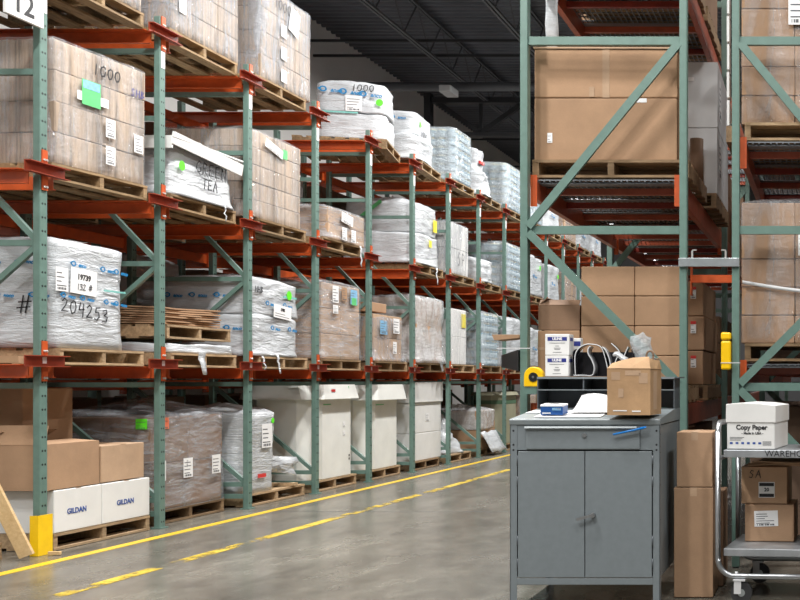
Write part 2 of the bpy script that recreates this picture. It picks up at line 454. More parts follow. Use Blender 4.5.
# ------------------------------------------------------------ load builders (local: centred on x,y, base at z=0, aisle face +X)
def ring_pts(hx, hy, e, n):
    pts = []
    for k in range(n):
        t = 2 * math.pi * k / n; c, s_ = math.cos(t), math.sin(t)
        r = (abs(c) ** e + abs(s_) ** e) ** (-1 / e)
        pts.append((c * r * hx, s_ * r * hy))
    return pts
def shell(parent, hx, hy, h, mat, name='stretch_wrap', e=9, taper=0.0, jit=.012, flare=.0, dome=.03, nz=14, n=56, seed=0, waist=0, z0=0.0, topin=.0, rag=0):
    b = B(); rings = []
    base = ring_pts(1, 1, e, n)
    off = Vector((seed * 3.7, seed * 1.9, seed * 7.1))
    for i in range(nz + 1):
        t = i / nz; z = z0 + h * t
        k = 1 - taper * t + flare * max(0, 1 - t * 6) + waist * math.exp(-((t - .55) / .08) ** 2) * -1
        row = []
        for (ux, uy) in base:
            p = Vector((ux * hx * k, uy * hy * k, z))
            dn = noise.noise(p * 3.1 + off) * jit * 2 + noise.noise(Vector((p.x * 6, p.y * 6, p.z * 16)) + off) * jit
            nr = Vector((ux, uy, 0)).normalized()
            p += nr * dn
            if i == nz: p.z += noise.noise(p * 4 + off) * jit * 2
            if rag and i == 0: p.z -= abs(noise.noise(p * 9 + off)) * rag
            row.append(b.bm.verts.new(p))
        rings.append(row)
    prev = rings[-1]
    for s_, dz in ((.965, .4), (.85, .8), (.5, 1.0), (.15, 1.0)):
        row = []
        for v in rings[-1]:
            p = Vector((v.co.x * s_, v.co.y * s_, v.co.z + dome * dz)); p.z += noise.noise(p * 7 + off) * jit * 1.5 * (1 if s_ < .9 else .3)
            row.append(b.bm.verts.new(p))
        rings.append(row)
    for a, c in zip(rings, rings[1:]):
        for k in range(n):
            f = b.bm.faces.new((a[k], a[(k+1) % n], c[(k+1) % n], c[k])); f.smooth = True
    b.bm.faces.new(rings[-1]); b.bm.faces.new(list(reversed(rings[0])))
    return b.build(name, mat, parent)

def cartons(parent, hx, hy, h, layers, ny, nx=2, mat=None, name='carton', gap=.004, jit=.006, bev=.006, seed=1, pattern=None):
    rr = random.Random(seed)
    lx = 2*hx/nx; ly = 2*hy/ny; lz = h/layers
    proto = None
    for k in range(layers):
        for j in range(ny):
            for i in range(nx):
                if pattern and not pattern(k, j, i): continue
                if proto is None:
                    b = B().box((-lx/2+gap/2, -ly/2+gap/2, 0), (lx/2-gap/2, ly/2-gap/2, lz-gap))
                    o = b.build(name, mat, parent, bevel=bev); proto = o
                else:
                    o = proto.copy(); COL.objects.link(o)
                o.location = (-hx + lx*(i+.5) + rr.uniform(-jit, jit)*.5, -hy + ly*(j+.5) + rr.uniform(-jit, jit)*.4, k*lz)
                if nx == 1 and ny == 1: o.rotation_euler.z = rr.uniform(-.02, .02)
    return proto

def oct_pts(hx, hy, c): return [(hx-c, -hy), (hx, -hy+c), (hx, hy-c), (hx-c, hy), (-hx+c, hy), (-hx, hy-c), (-hx, -hy+c), (-hx+c, -hy)]
def gaylord(parent, hx, hy, h, lid_h=.17, c=.2, mat=None, over=.035):
    mat = mat or M['gaylord']
    B().prism(oct_pts(hx, hy, c), 0, h - .03).build('body', mat, parent, bevel=.008)
    b = B(); n = 8
    lo = oct_pts(hx+over+.03, hy+over+.03, c*.9); mid = oct_pts(hx+over, hy+over, c); inn = oct_pts(hx+.006, hy+.006, c)
    v = [[b.bm.verts.new((p[0], p[1], z)) for p in pts] for pts, z in ((inn, h-lid_h+.01), (lo, h-lid_h), (mid, h), )]
    for a, d in zip(v, v[1:]):
        for k in range(n): b.bm.faces.new((a[k], a[(k+1) % n], d[(k+1) % n], d[k]))
    b.bm.faces.new(v[-1])
    b.build('lid', mat, parent)
def cans(parent, hx, hy, h, layers, per=6):
    # wrapped stack of printed cans, one tray per layer
    lz = h / layers; r = hy / per
    nx = max(2, int(hx / r))
    b = B()
    for i in range(nx):
        for j in range(per):
            if 0 < i < nx - 1 and 0 < j < per - 1: continue
            x = -hx + (2*hx) * (i + .5) / nx; y = -hy + 2*r*(j + .5)
            b.mi = 0; b.cyl((x, y, .004), (x, y, lz * .52), r * .94, 10)
            b.mi = 1; b.cyl((x, y, lz * .52), (x, y, lz * .72), r * .95, 10)
            b.mi = 2 if (i + j) % 3 else 0; b.cyl((x, y, lz * .72), (x, y, lz * .94), r * .94, 10)
    b.mi = 0
    b.box((-hx, -hy, 0), (hx, hy, .004)); b.box((-hx*.8, -hy*.8, .004), (hx*.8, hy*.8, lz*.9))
    p = b.build('can_layer', [M['canwhite'], M['canblue'], M['canbeige']], parent)
    for k in range(1, layers):
        o = p.copy(); COL.objects.link(o); o.location.z = k * lz
def tail(parent, pos, L=.14, w=.03, seed=0):
    rr = random.Random(seed); g = []
    for i in range(7):
        t = i / 6; wv = w * (1 - .5*t)
        cx = pos[0] + rr.uniform(-.01, .01) + .02*t; cy = pos[1] + rr.uniform(-.012, .012)
        g.append([(cx, cy - wv/2, pos[2] - L*t), (cx + .008, cy, pos[2] - L*t), (cx, cy + wv/2, pos[2] - L*t)])
    return B().sheet(g, .002).build('film_tail', M['filmwhite'], parent)

# pallet prototype: depth along x 1.14, width along y 1.0, height .125
PH = .125
def make_pallet(wmat):
    t = thing('wooden_pallet', 'wooden pallet', 'pallet', (0, 0, 0))
    hx, hy = .57, .5
    b = B()
    n = 7; bw = .115
    for k in range(n):
        x = -hx + bw/2 + (2*hx - bw) * k/(n-1); b.box((x-bw/2, -hy, .105), (x+bw/2, hy, PH))
    b.build('top_deck', wmat, t)
    b = B()
    for k in range(5):
        x = -hx + bw/2 + (2*hx - bw) * k/4; b.box((x-bw/2, -hy, 0), (x+bw/2, hy, .018))
    b.build('bottom_deck', wmat, t)
    for y in (-hy+.02, 0, hy-.02):
        B().box((-hx+.004, y-.02, .018), (hx-.004, y+.02, .105)).build('stringer', wmat, t)
    return t
P1 = make_pallet(M['wood']); P2 = make_pallet(M['oldwood']); P3 = make_pallet(M['shadewood'])
used = {}
def pallet(x1, y0, y1, z, label, rz=0, depth=1.14, old=False):
    """pallet whose aisle face is at x1 and that spans y0..y1"""
    if not old and z > 2.5: old = 'mid'  # upper-level pallets take the wood with shade in its colour
    src = {True: P2, False: P1, 'mid': P3}[old]
    if old not in used: t = src; used[old] = 1
    else: t = link_copy(src)
    t.location = (x1 - depth/2, (y0+y1)/2, z); t.scale = (depth/1.14, (y1-y0)/1.0, 1); t.rotation_euler.z = rz
    tag(t, label, 'pallet', 'wooden pallets'); return t

# ------------------------------------------------------------ setting
def struct(name, b, m, **k):
    o = b.build(name, m, **k); o['kind'] = 'structure'; return o
struct('floor', B().box((-10.2, -3, -.1), (9, 36.2, 0)), M['concrete'])
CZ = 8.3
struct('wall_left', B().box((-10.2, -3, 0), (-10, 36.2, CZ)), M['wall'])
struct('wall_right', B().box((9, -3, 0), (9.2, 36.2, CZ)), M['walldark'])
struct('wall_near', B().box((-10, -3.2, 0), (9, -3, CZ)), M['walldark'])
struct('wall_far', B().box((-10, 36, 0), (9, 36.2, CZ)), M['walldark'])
# roof deck: real corrugation, ribs running across the aisle
b = B(); prof = []
y = -3.0
while y < 36:
    prof += [(y, CZ), (y+.10, CZ), (y+.125, CZ-.05), (y+.175, CZ-.05)]
    y += .2
prof += [(36.0, CZ), (36.0, CZ+.1), (-3.0, CZ+.1)]
b.prism(prof, -10.2, 9, 'x')
struct('ceiling', b, M['deck'])
# open-web joists along the building
for k, x in enumerate((-7.6, -5.6, -3.6, -1.6, .4)):
    b = B(); zt, zb = CZ - .09, CZ - .8
    for sx in (-.035, .035):
        b.box((x+sx-.02, 2, zt-.045), (x+sx+.02, 35.9, zt)); b.box((x+sx-.02, 2, zb-.04), (x+sx+.02, 35.9, zb))
    yy = 2.0; up = True
    while yy < 35:
        b.bar((x, yy, zb if up else zt), (x, yy+.6, zt if up else zb), .02, .02); yy += .6; up = not up
    struct('ceiling_joist', b, M['steeldark'])
for y in (19.5, 20.4, 27.5, 31):
    struct('ceiling_bridging', B().box((-10, y-.02, CZ-.745), (9, y+.02, CZ-.70)), M['steelblack'])
# joist girder crossing the aisle
gy, gt, gb = 23.4, 7.55, 6.78
b = B(); b.box((-8.8, gy-.12, gt-.12), (9, gy+.12, gt)).box((-8.8, gy-.1, gb-.08), (9, gy+.1, gb))
x = -8.75
dirn = 1
while x < 6:
    b.bar((x, gy, gt-.06 if dirn > 0 else gb), (x+1.0, gy, gb if dirn > 0 else gt-.06), .1, .1); 
    if dirn > 0: b.box((x+.97, gy-.03, gb), (x+1.03, gy+.03, gt-.06))
    x += 1.0; dirn = -dirn
struct('ceiling_girder', b, M['steelblack'])
struct('column', B().box((-8.98, gy-.1, 0), (-8.84, gy+.1, gt+.1)), M['steelblack'])
# duct pipe under the roof and the unlit lamp on it
struct('ceiling_pipe', B().cyl((-10, 21.2, 7.2), (9, 21.2, 7.2), .09, 16), M['steeldark'])
t = thing('hanging_lamp', 'unlit grey lamp hanging under the pipe near the roof girder', 'lamp', (-7.55, 21.0, 6.95))
B().box((-.12, -.35, 0), (.12, .1, .14)).build('housing', M['lamp_body'], t, bevel=.02)
B().cyl((0, 0, .14), (0, 0, .19), .02).build('hanger', M['steeldark'], t)
# floor paint
XL = -5.55
struct('trim_1', B().box((XL-.045, 2, .0005), (XL+.045, 35, .003)), M['linepaint'])
struct('trim_2', B().box((-4.70, 6.3, .0005), (-4.60, 35, .003)), M['linepaintworn'])
for y in (10.4, 18.6):
    struct('floor_joint', B().box((-10, y-.006, .0003), (9, y+.006, .0012)), M['steeldark'])

# ------------------------------------------------------------ long rack on the other side of the aisle
D0, DY = 7.8, 1.396
def YN(n): return D0 + DY * n
XF = -5.846
LV = (1.42, 2.84, 4.31)
rack = thing('pallet_rack', 'long orange and green pallet rack lining the far side of the aisle', 'pallet rack', (XF, D0, 0))
def local(p): return (p[0]-XF, p[1]-D0, p[2])
def RB(b, name, mat, parent, loc, **k):
    return b.build(name, mat, parent, loc=loc, **k)
NMAX = 15
post_me = None
XPOSTS = [(-5.8735, 'f'), (-7.0425, 'k'), (-7.40, 'b'), (-8.42, 'c')]
for n in range(-1, NMAX):
    yc = YN(n) + .0375
    fp = None
    for xc, kd in XPOSTS:
        loc = local((xc, yc, .008))
        if post_me is None:
            o = B().box((-.0275, -.0375, 0), (.0275, .0375, 4.47)).build('post', M['upright'], rack, bevel=.006); post_me = o; o.location = loc
            o['label'] = 'green punched upright post'
        else:
            o = post_me.copy(); COL.objects.link(o); o.location = loc
        if kd == 'f': fp = o
        if kd == 'f':
            B().box((-.045, -.055, -.007), (.045, .055, 0.004)).build('base_plate', M['green'], o)
    # bracing lies between the front post and the next one in; child of the front post
    F0, K0 = -.02, -1.15
    hz = [1.25, 2.31, 3.58, 4.17] if n == 0 else [.12, .24, 1.25, 2.31, 3.58, 4.17] if 0 <= n <= 8 else [2.31]
    for z in hz: B().box((K0, -.02, z-.022), (F0, .02, z+.022)).build('brace', M['green'], fp)
    dg = [(F0, .26, K0, 1.22), (K0, 1.28, F0, 2.29), (F0, 2.33, K0, 3.52)] if 0 <= n <= 8 else [(F0, 2.33, K0, 3.52)]
    if n == 0: dg = dg[1:]
    for xa, za, xb, zb in dg: B().bar((xa, 0, za), (xb, 0, zb), .04, .034, (0, 1, 0)).build('brace', M['green'], fp)
arm_p = plate_p = None
for n in range(0, NMAX):
    yc = YN(n) + .0375
    for li, L in enumerate(LV):
        # C-shaped arm across the front of each post
        loc = local((XF, yc, L + .02))
        if arm_p is None:
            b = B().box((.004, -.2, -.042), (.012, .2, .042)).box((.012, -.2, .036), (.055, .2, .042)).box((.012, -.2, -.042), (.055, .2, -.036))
            arm_p = b.build('arm', M['armshade'], rack); a = arm_p
        else:
            a = arm_p.copy(); COL.objects.link(a)
        a.location = loc
        if plate_p is None:
            def plate(z0, zb):
                b = B().box((.002, -.027, z0), (.010, .027, z0+.105)); b.mi = 1
                b.cyl((.010, -.012, zb), (.020, -.012, zb), .009, 8).cyl((.010, .012, zb), (.020, .012, zb), .009, 8)
                return b.build('bracket_plate', [M['orange'], M['bolt']], a)
            plate_p = plate(.045, .075); plate_q = plate(-.15, -.125)
        else:
            for q in (plate_p, plate_q):
                c = q.copy(); COL.objects.link(c); c.parent = a
        if li == 2: B().box((.002, -.027, -.30), (.004, .027, -.155)).build('location_tag', M['paper'], a)
        if li == 0: B().box((.0125, -.03, -.018), (.0135, .012, .03)).build('location_tag', M['paper'], a)
rail_n = rail_f = None
for n in range(0, NMAX):
    for L in LV:
        loc = local((XF - .02, YN(n) + .0375, L - .004))
        if rail_n is None:
            b = B().box((-2.6, -.125, -.10), (0, -.118, 0)).box((-2.6, -.215, -.007), (0, -.125, 0)).box((-2.6, -.15, -.10), (0, -.125, -.094))
            rail_n = b.build('rail', M['orange'], rack); a = rail_n
            b = B().box((-2.6, .118, -.10), (0, .125, 0)).box((-2.6, .125, -.007), (0, .215, 0)).box((-2.6, .125, -.10), (0, .15, -.094))
            rail_f = b.build('rail', M['orange'], rack); c = rail_f
        else:
            a = rail_n.copy(); COL.objects.link(a); c = rail_f.copy(); COL.objects.link(c)
        a.location = loc; c.location = loc
beam_p = None
for n in range(-1, NMAX - 1):
    for L in LV:
        loc = local((-7.10, YN(n) + .08, L - .22))
        if beam_p is None:
            b = B().box((-.02, 0, 0), (.02, DY - .085, .10)).box((-.03, 0, -.04), (.035, .012, .14)).box((-.03, DY-.097, -.04), (.035, DY-.085, .14))
            beam_p = b.build('beam', M['orange'], rack); a = beam_p
        else: a = beam_p.copy(); COL.objects.link(a)
        a.location = loc
# yellow guard at the foot of the first post
tag(B().box((-5.885, 7.750, .002), (-5.822, 7.756, .30)).box((-5.828, 7.756, .002), (-5.822, 7.895, .30)).build('post_guard', M['yellow']),
    'scuffed yellow steel guard at the foot of the first rack post', 'post guard')
# aisle number sign
t = thing('aisle_sign', 'white sign with the number 12 hung on the first rack post', 'sign', (-5.80, 7.575, 3.885))
B().box((-.012, -.17, 0), (.012, .185, .385)).build('panel', M['whitebox'], t, bevel=.003)
text('12', .21, '+X', (.0135, -.01, .105), M['ink'], t, 'number', bold=.004)
B().box((-.03, .10, .1), (-.012, .16, .3)).build('bracket', M['zinc'], t)

# ------------------------------------------------------------ loads on that rack
G_L = 'wrapped loads on the long rack'
def yfx(x, X=-5.86): return -X * F / (CX - x)
LOADS = {}
def load(name, cat, label, short, lev, y0, y1, ztop, depth=1.05, xf=-5.87, pal=True, pw=None, rz=0, pold=False, padx=0.0):
    """empties at the middle of the load's base; returns (thing, hx, hy, h). lev 0 = floor"""
    zb = 0.004 if lev == 0 else LV[lev-1]
    if pal:
        p0, p1 = pw or ((y0+y1)/2 - .5, (y0+y1)/2 + .5)
        pallet(xf, p0, p1, zb, 'wooden pallet under the ' + short, rz, old=pold)
        zb += PH + .003
    xm = xf - depth/2 - .01
    t = thing(name, label, cat, (xm + padx, (y0+y1)/2, zb), rz, G_L)
    return t, depth/2, (y1-y0)/2, ztop - zb
def bay(n, a=.2, b=1.22): return YN(n) + a, YN(n) + b

# ---- level 3
y0, y1 = bay(0, .24, 1.2)
t, hx, hy, h = load('wrapped_carton_load', 'wrapped load', 'wrapped cartons cut off by the picture top beside the 12 sign', 'topmost load beside the sign', 3, y0, y1, 5.5)
cartons(t, hx, hy, h, 4, 2, 2, M['ribbed']); shell(t, hx+.012, hy+.012, h, M['filmsilver'], jit=.006, e=24, seed=1)
y0, y1 = yfx(174), yfx(240)
t, hx, hy, h = load('wrapped_carton_load', 'wrapped load', 'tall glossy wrapped carton stack on top level left of the grey-brown one', 'tall glossy top level stack', 3, y0, y1, 5.6, pw=bay(1, .17, 1.25))
cartons(t, hx, hy, h, 5, 3, 2, M['ribbed'], seed=3); shell(t, hx+.012, hy+.012, h, M['filmsilver'], jit=.006, e=24, seed=2)
lbl(t, '+X', (hx+.022, -.4, .25), .1, .14); lbl(t, '+X', (hx+.022, -.4, .5), .1, .14)
y0, y1 = yfx(263), yfx(312)
t, hx, hy, h = load('wrapped_carton_load', 'wrapped load', 'four-layer wrapped carton stack with a tilted white label on the top level', 'four-layer top level stack', 3, y0, y1, 5.42, pw=bay(2, .17, 1.22))
cartons(t, hx, hy, h, 4, 3, 2, M['ribbed'], seed=4); shell(t, hx+.012, hy+.012, h, M['filmsilver'], jit=.006, e=24, seed=3)
lbl(t, '+X', (hx+.024, .12, .77), .2, .27, roll=R(-14)); handwrite('1000', .1, '+X', (hx+.022, -.12, .86), M['ink'], t, .01)
for z in (.12, .36, .6): lbl(t, '+X', (hx+.022, -.1, z), .11, .13)
y0, y1 = 13.66, 14.42
t, hx, hy, h = load('wrapped_bulk_load', 'wrapped load', 'bulging silvery wrapped load with blue printed tape and a green dot, top level', 'bulging top level load', 3, y0, y1, 5.16, depth=.86, pw=bay(4), rz=R(13))
shell(t, hx, hy, h*.46, M['filmwhite'], e=6, jit=.014, dome=.0, seed=4, name='lower_tier'); shell(t, hx, hy, h*.53, M['filmwhite'], e=6, jit=.014, dome=.03, seed=44, z0=h*.465, name='upper_tier')
for u in (-.32, -.08, .16): logo(t, '-Y', (u, -hy-.022, h*.82-u*.08), .075)
lbl(t, '-Y', (.05, -hy-.024, h*.62), .2, .2); dot(t, '-Y', (.36, -hy-.016, h*.66), .045, M['dotgreen'])
handwrite('1000', .08, '-Y', (.16, -hy-.03, h*.9), M['ink'], t, .009)
B().box((-.40, 0, 0), (.1, .004, .02)).build('printed_tape', M['teal'], t, loc=(0, -hy-.024, h*.44))
y0, y1 = yfx(414), yfx(438.5)
t, hx, hy, h = load('wrapped_bulk_load', 'wrapped load', 'white two-tier wrapped load with a green dot beside the blue can stack, top level', 'two-tier top level load', 3, y0, y1, 5.1, pw=bay(5), rz=R(6))
shell(t, hx, hy, h*.52, M['filmwhite'], e=8, jit=.022, flare=.06, seed=5, name='lower_tier'); shell(t, hx*.93, hy*.93, h*.47, M['filmclear' if False else 'filmwhite'], e=10, jit=.01, seed=6, z0=h*.53, name='upper_tier')
logo(t, '-Y', (.18, -hy*.93-.022, h*.88), .06); dot(t, '+X', (hx*.93+.015, -.22, h*.8), .045, M['dotgreen']); handwrite('1000', .09, '+X', (hx*.93+.016, -.05, h*.62), M['ink'], t, .012)
y0, y1 = yfx(456), yfx(470)
t, hx, hy, h = load('wrapped_can_load', 'wrapped load', 'blue and white can stack wrapped in film on the top level beside the two-tier load', 'first blue can stack of the top level', 3, y0, y1+.15, 5.25, pw=bay(6))
cans(t, hx, hy, h, 6); shell(t, hx+.015, hy+.015, h, M['filmcan'], e=16, jit=.005, seed=7)
y0, y1 = yfx(479.5)+.12, yfx(488)+.25
t, hx, hy, h = load('wrapped_bulk_load', 'wrapped load', 'lumpy white wrapped load between the two blue can stacks, top level', 'lumpy white top level load', 3, y0, y1, 5.22, pw=bay(7))
shell(t, hx, hy, h*.5, M['filmwhite'], e=6, jit=.03, flare=.05, seed=8, name='lower_tier'); shell(t, hx*.8, hy*.8, h*.48, M['filmwhite'], e=8, jit=.02, seed=9, z0=h*.5, name='upper_tier')
B().box((hx*.82, -.1, h*.7), (hx*.82+.03, .1, h*.76)).build('red_mark', M['red'], t)
y0, y1 = bay(8, .2, 1.2)
t, hx, hy, h = load('wrapped_can_load', 'wrapped load', 'blue and white can stack farthest along the top level before the near upright', 'far blue can stack of the top level', 3, y0, y1, 5.25)
cans(t, hx, hy, h, 6); shell(t, hx+.015, hy+.015, h, M['filmcan'], e=16, jit=.005, seed=10)

# ---- level 2
y0, y1 = 8.13, 9.075
t, hx, hy, h = load('wrapped_carton_load', 'wrapped load', 'brown fluted carton stack marked 1000 with a green and blue sticker', 'brown stack marked 1000', 2, y0, y1, 3.93, rz=R(-5), pw=(8.10, 9.10), depth=1.0, xf=-5.90)
cartons(t, hx, hy, h, 4, 2, 2, M['ribbed'], seed=5, jit=.012); shell(t, hx+.012, hy+.012, h, M['filmlight'], jit=.004, e=30, seed=11)
handwrite('1000', .085, '+X', (hx+.026, .02, h*.86), M['ink'], t, .01)
s = lbl(t, '+X', (hx+.026, -.14, h*.64), .19, .20, bars=False, mat=M['stickergreen'], name='sticker'); B().box((-.085, .03, .0015), (.085, .095, .0025)).build('sky_print', M['stickerblue'], s)
lbl(t, '+X', (hx+.0245, -.12, h*.6), .32, .07, bars=False)
for u, v in ((.06, .40), (.06, .17), (.37, .34)): lbl(t, '+X', (hx+.026, u, h*v), .1, .15)
handwrite('SHB', .06, '+X', (hx+.026, .36, h*.78), M['navy'], t, .007)
y0, y1 = yfx(175), yfx(237)
t, hx, hy, h = load('bulk_box', 'bulk box', 'white wrapped box handwritten GREEN TEA under a sagging white lid', 'GREEN TEA box', 2, y0, y1, 3.42, pw=bay(1, .19, 1.22), depth=.95)
shell(t, hx, hy, h, M['filmwhite'], e=12, taper=.06, jit=.008, flare=.05, dome=.0, seed=12, name='box_body')
handwrite('GREEN', .105, '+X', (hx+.012, .08, h*.70), M['ink'], t, .011, step=.95); handwrite('TEA', .095, '+X', (hx+.016, .05, h*.38), M['ink'], t, .011)
handwrite('GREEN', .10, '+X', (hx+.013, .10, h*.64), M['greyink'], t, .006, step=.95)
handwrite('VIP', .06, '-Y', (hx*.35, -hy-.022, h*.6), M['ink'], t, .008); dot(t, '+X', (hx+.016, -hy*.78, h*.6), .045, M['dotgreen'])
b = B(); b.box((-.02, -hy-.06, -.055), (.0, hy+.06, .055), Matrix.Translation((hx+.045, 0, h+.0)) @ Matrix.Rotation(R(-4), 4, 'X') @ Matrix.Rotation(R(8), 4, 'Y'))
b.box((-hx-.04, -hy-.06, h+.05), (hx+.05, hy+.06, h+.062), Matrix.Translation((0, 0, -.005)))
b.box((-hx-.03, -.02, -.06), (hx+.03, 0, .05), Matrix.Translation((0, -hy-.045, h+.005)))
b.build('lid', M['whitebox'], t)
lbl(t, '+X', (hx-.25, .25, h+.13), .2, .11, mat=M['greybox'], name='loose_sheet')
tail(t, (hx+.03, .25, .02), .16, .02, 5)
y0, y1 = yfx(253), yfx(302)
t, hx, hy, h = load('wrapped_carton_load', 'wrapped load', 'tall pale brown wrapped carton stack to the right of the GREEN TEA box', 'tall pale stack beside GREEN TEA', 2, y0, y1, 3.86, pw=bay(2, .22, 1.22), depth=1.0)
cartons(t, hx, hy, h, 5, 2, 2, M['ribbed'], seed=6, jit=.014); shell(t, hx+.012, hy+.012, h, M['filmlight'], jit=.006, e=24, seed=13, flare=.03)
lbl(t, '+X', (hx+.028, -.1, h*.86), .35, .09, roll=R(-12)); lbl(t, '+X', (hx+.028, .12, h*.84), .09, .1, bars=False, mat=M['stickergreen'], name='sticker')
y0, y1 = yfx(330), yfx(366)
t, hx, hy, h = load('wrapped_carton_load', 'wrapped load', 'low two-layer wrapped carton load beside the empty second-level bay', 'low two-layer load', 2, y0, y1, 3.34, pw=bay(3))
cartons(t, hx, hy, h, 2, 2, 2, M['carton2'], seed=7); shell(t, hx+.012, hy+.012, h, M['filmwrap'], jit=.006, e=24, seed=14, flare=.04)
lbl(t, '+X', (hx+.028, -.05, h*.75), .3, .12, roll=R(-6)); lbl(t, '+X', (hx+.026, -.12, h*.25), .12, .15); lbl(t, '+X', (hx+.026, .12, h*.25), .12, .15)
tail(t, (hx+.03, .30, .0), .26, .05, 11)
y0, y1 = yfx(414)+.06, yfx(441)+.02
t, hx, hy, h = load('wrapped_bulk_load', 'wrapped load', 'grey-white two-tier wrapped load with green tape beyond the empty second-level bay', 'two-tier load beyond the empty bay', 2, y0, y1, 3.82, pw=bay(5))
shell(t, hx, hy, h*.5, M['filmwhite'], e=8, jit=.012, flare=.03, seed=15, name='lower_tier'); shell(t, hx*.97, hy*.97, h*.48, M['filmwhite'], e=7, jit=.012, dome=.05, seed=16, z0=h*.51, name='upper_tier')
lbl(t, '+X', (hx*.97+.02, .28, h*.72), .14, .18, bars=False, mat=M['stickeryellow'], name='sticker'); lbl(t, '+X', (hx+.022, .05, h*.38), .1, .1, bars=False, mat=M['stickeryellow'], name='sticker')
B().box((-.2, 0, 0), (.16, .004, .05), Matrix.Rotation(R(-38), 4, 'Y')).build('green_tape', M['stickergreen'], t, loc=(-.05, -hy-.012, h*.88))
tail(t, (hx+.02, .3, .0), .25, .06, 13)
y0, y1 = yfx(449)+.1, yfx(464)+.25
t, hx, hy, h = load('wrapped_carton_load', 'wrapped load', 'white carton stack with black scribbles on the second level before the can stack', 'scribbled white stack', 2, y0, y1, 3.76, pw=bay(6))
cartons(t, hx, hy, h, 2, 1, 1, M['whitebox'], seed=8); shell(t, hx+.012, hy+.012, h, M['filmclear'], jit=.008, e=20, seed=17)
handwrite('SP', .2, '+X', (hx+.03, 0, h*.3), M['greyink'], t, .012)
y0, y1 = yfx(481.5)+.1, yfx(495)
t, hx, hy, h = load('wrapped_bulk_load', 'wrapped load', 'small low white wrapped bundle in front of the second-level can stack', 'small low bundle', 2, y0, y1, 3.34, pw=bay(7))
shell(t, hx, hy, h, M['filmwhite'], e=5, jit=.03, seed=18)
y0, y1 = bay(8, .2, 1.2)
t, hx, hy, h = load('wrapped_can_load', 'wrapped load', 'big blue can stack on the second level close to the near upright', 'big second-level can stack', 2, y0, y1, 3.8)
cans(t, hx, hy, h, 6); shell(t, hx+.015, hy+.015, h, M['filmcan'], e=16, jit=.005, seed=19)

# ---- level 1
y0, y1 = 8.02, yfx(124.5)+.02
t, hx, hy, h = load('wrapped_bulk_load', 'wrapped load', 'white wrapped block with blue printed tape, label 19739 and handwritten 204253', 'white block labelled 19739', 1, y0, y1, 2.37, pw=(8.04, 9.02), depth=1.0)
shell(t, hx, hy, h, M['filmwhite'], e=22, jit=.008, dome=.02, seed=20)
for u in (-.22, .11, .27): logo(t, '+X', (hx+.012, u, h*.80 - (u+.28)*.03), .045)
for u in (-.33, -.12, .15, .27): logo(t, '+X', (hx+.012, u, h*.49 - (u+.3)*.04), .042)
for u in (-.35, -.05, .22): logo(t, '-Y', (u, -hy-.012, h*.80), .042); logo(t, '-Y', (u+.1, -hy-.012, h*.49), .042)
lbl(t, '+X', (hx+.013, -.11, h*.635), .29, .20, 0, big='19739', roll=R(-3)); lbl(t, '+X', (hx+.012, -.345, h*.635), .13, .18, 4)
handwrite('1329#', .045, '+X', (hx+.016, -.11, h*.585), M['greyink'], t, .005, step=.75)
handwrite('204253', .10, '+X', (hx+.014, -.09, h*.40), M['ink'], t, .009, drop=-.012); handwrite('#', .13, '-Y', (hx-.24, -hy-.014, h*.40), M['ink'], t, .011)
B().box((0, 0, 0), (.002, .26, .014)).build('tape', M['teal'], t, loc=(hx+.012, .12, h*.57))
# torn cardboard under it
tag(B().box((-.13, -.07, 0), (.13, .08, .05)).build('cardboard_sheet', M['carton'], None, loc=(-6.0, 7.695, LV[0]+.004)), 'folded cardboard lying on the rail beside the first post, first level', 'cardboard')
# bay 1: wrapped slab, pallet on it, flattened cardboard
y0, y1 = 9.42, 10.42
t, hx, hy, h = load('wrapped_slab', 'wrapped load', 'flat white wrapped slab under the spare pallet on the first level', 'flat white slab', 1, y0, y1, 1.65, pw=bay(1, .2, 1.23), depth=1.0)
shell(t, hx, hy, .085, M['filmwhite'], e=14, jit=.010, dome=.0, nz=5, seed=21); tail(t, (hx+.03, -.1, .02), .22, .12, 22)
pallet(-5.93, y0+.01, y1+.01, 1.675, 'spare wooden pallet on top of the flat white slab')
t = thing('flattened_cardboard', 'heap of flattened brown cardboard on the spare pallet, first level', 'cardboard', (-6.5, (y0+y1)/2, 1.675+PH+.004))
for k in range(8):
    rr = random.Random(k); g = [[(-.52+.2*i+rr.uniform(-.03, .03), -.46+.23*j+rr.uniform(-.02, .02), k*.021 + .013*math.sin(i*.9+j*.7) * (.2+.12*k) + .022) for j in range(5)] for i in range(6)]
    B().sheet(g, .013).build('cardboard_sheet', M['carton'], t)
# bay 2
y0, y1 = yfx(252), yfx(301)
t, hx, hy, h = load('wrapped_bulk_load', 'wrapped load', 'white wrapped two-tier block with blue tape rows, green dot and white tag, first level', 'two-tier block with blue tape', 1, y0, y1, 2.34, pw=bay(2, .25, 1.25), depth=.95)
shell(t, hx*1.0, hy, h*.52, M['filmwhite'], e=14, jit=.010, flare=.03, seed=22, name='lower_tier'); shell(t, hx, hy, h*.46, M['filmwhite'], e=14, jit=.012, dome=.025, seed=23, z0=h*.535, name='upper_tier')
for u in (-.2, .15): logo(t, '+X', (hx+.02, u, h*.70), .05); logo(t, '+X', (hx+.02, u+.1, h*.38), .05)
for u in (-.35, -.1, .15): logo(t, '-Y', (u, -hy-.022, h*.78), .05); logo(t, '-Y', (u+.1, -hy-.022, h*.36), .05)
handwrite('HHB', .06, '+X', (hx+.02, -.36, h*.86), M['ink'], t, .009); dot(t, '+X', (hx+.02, .24, h*.84), .05, M['dotgreen'])
lbl(t, '+X', (hx+.022, .1, h*.60), .36, .14, 2, big='5785', roll=R(-4))
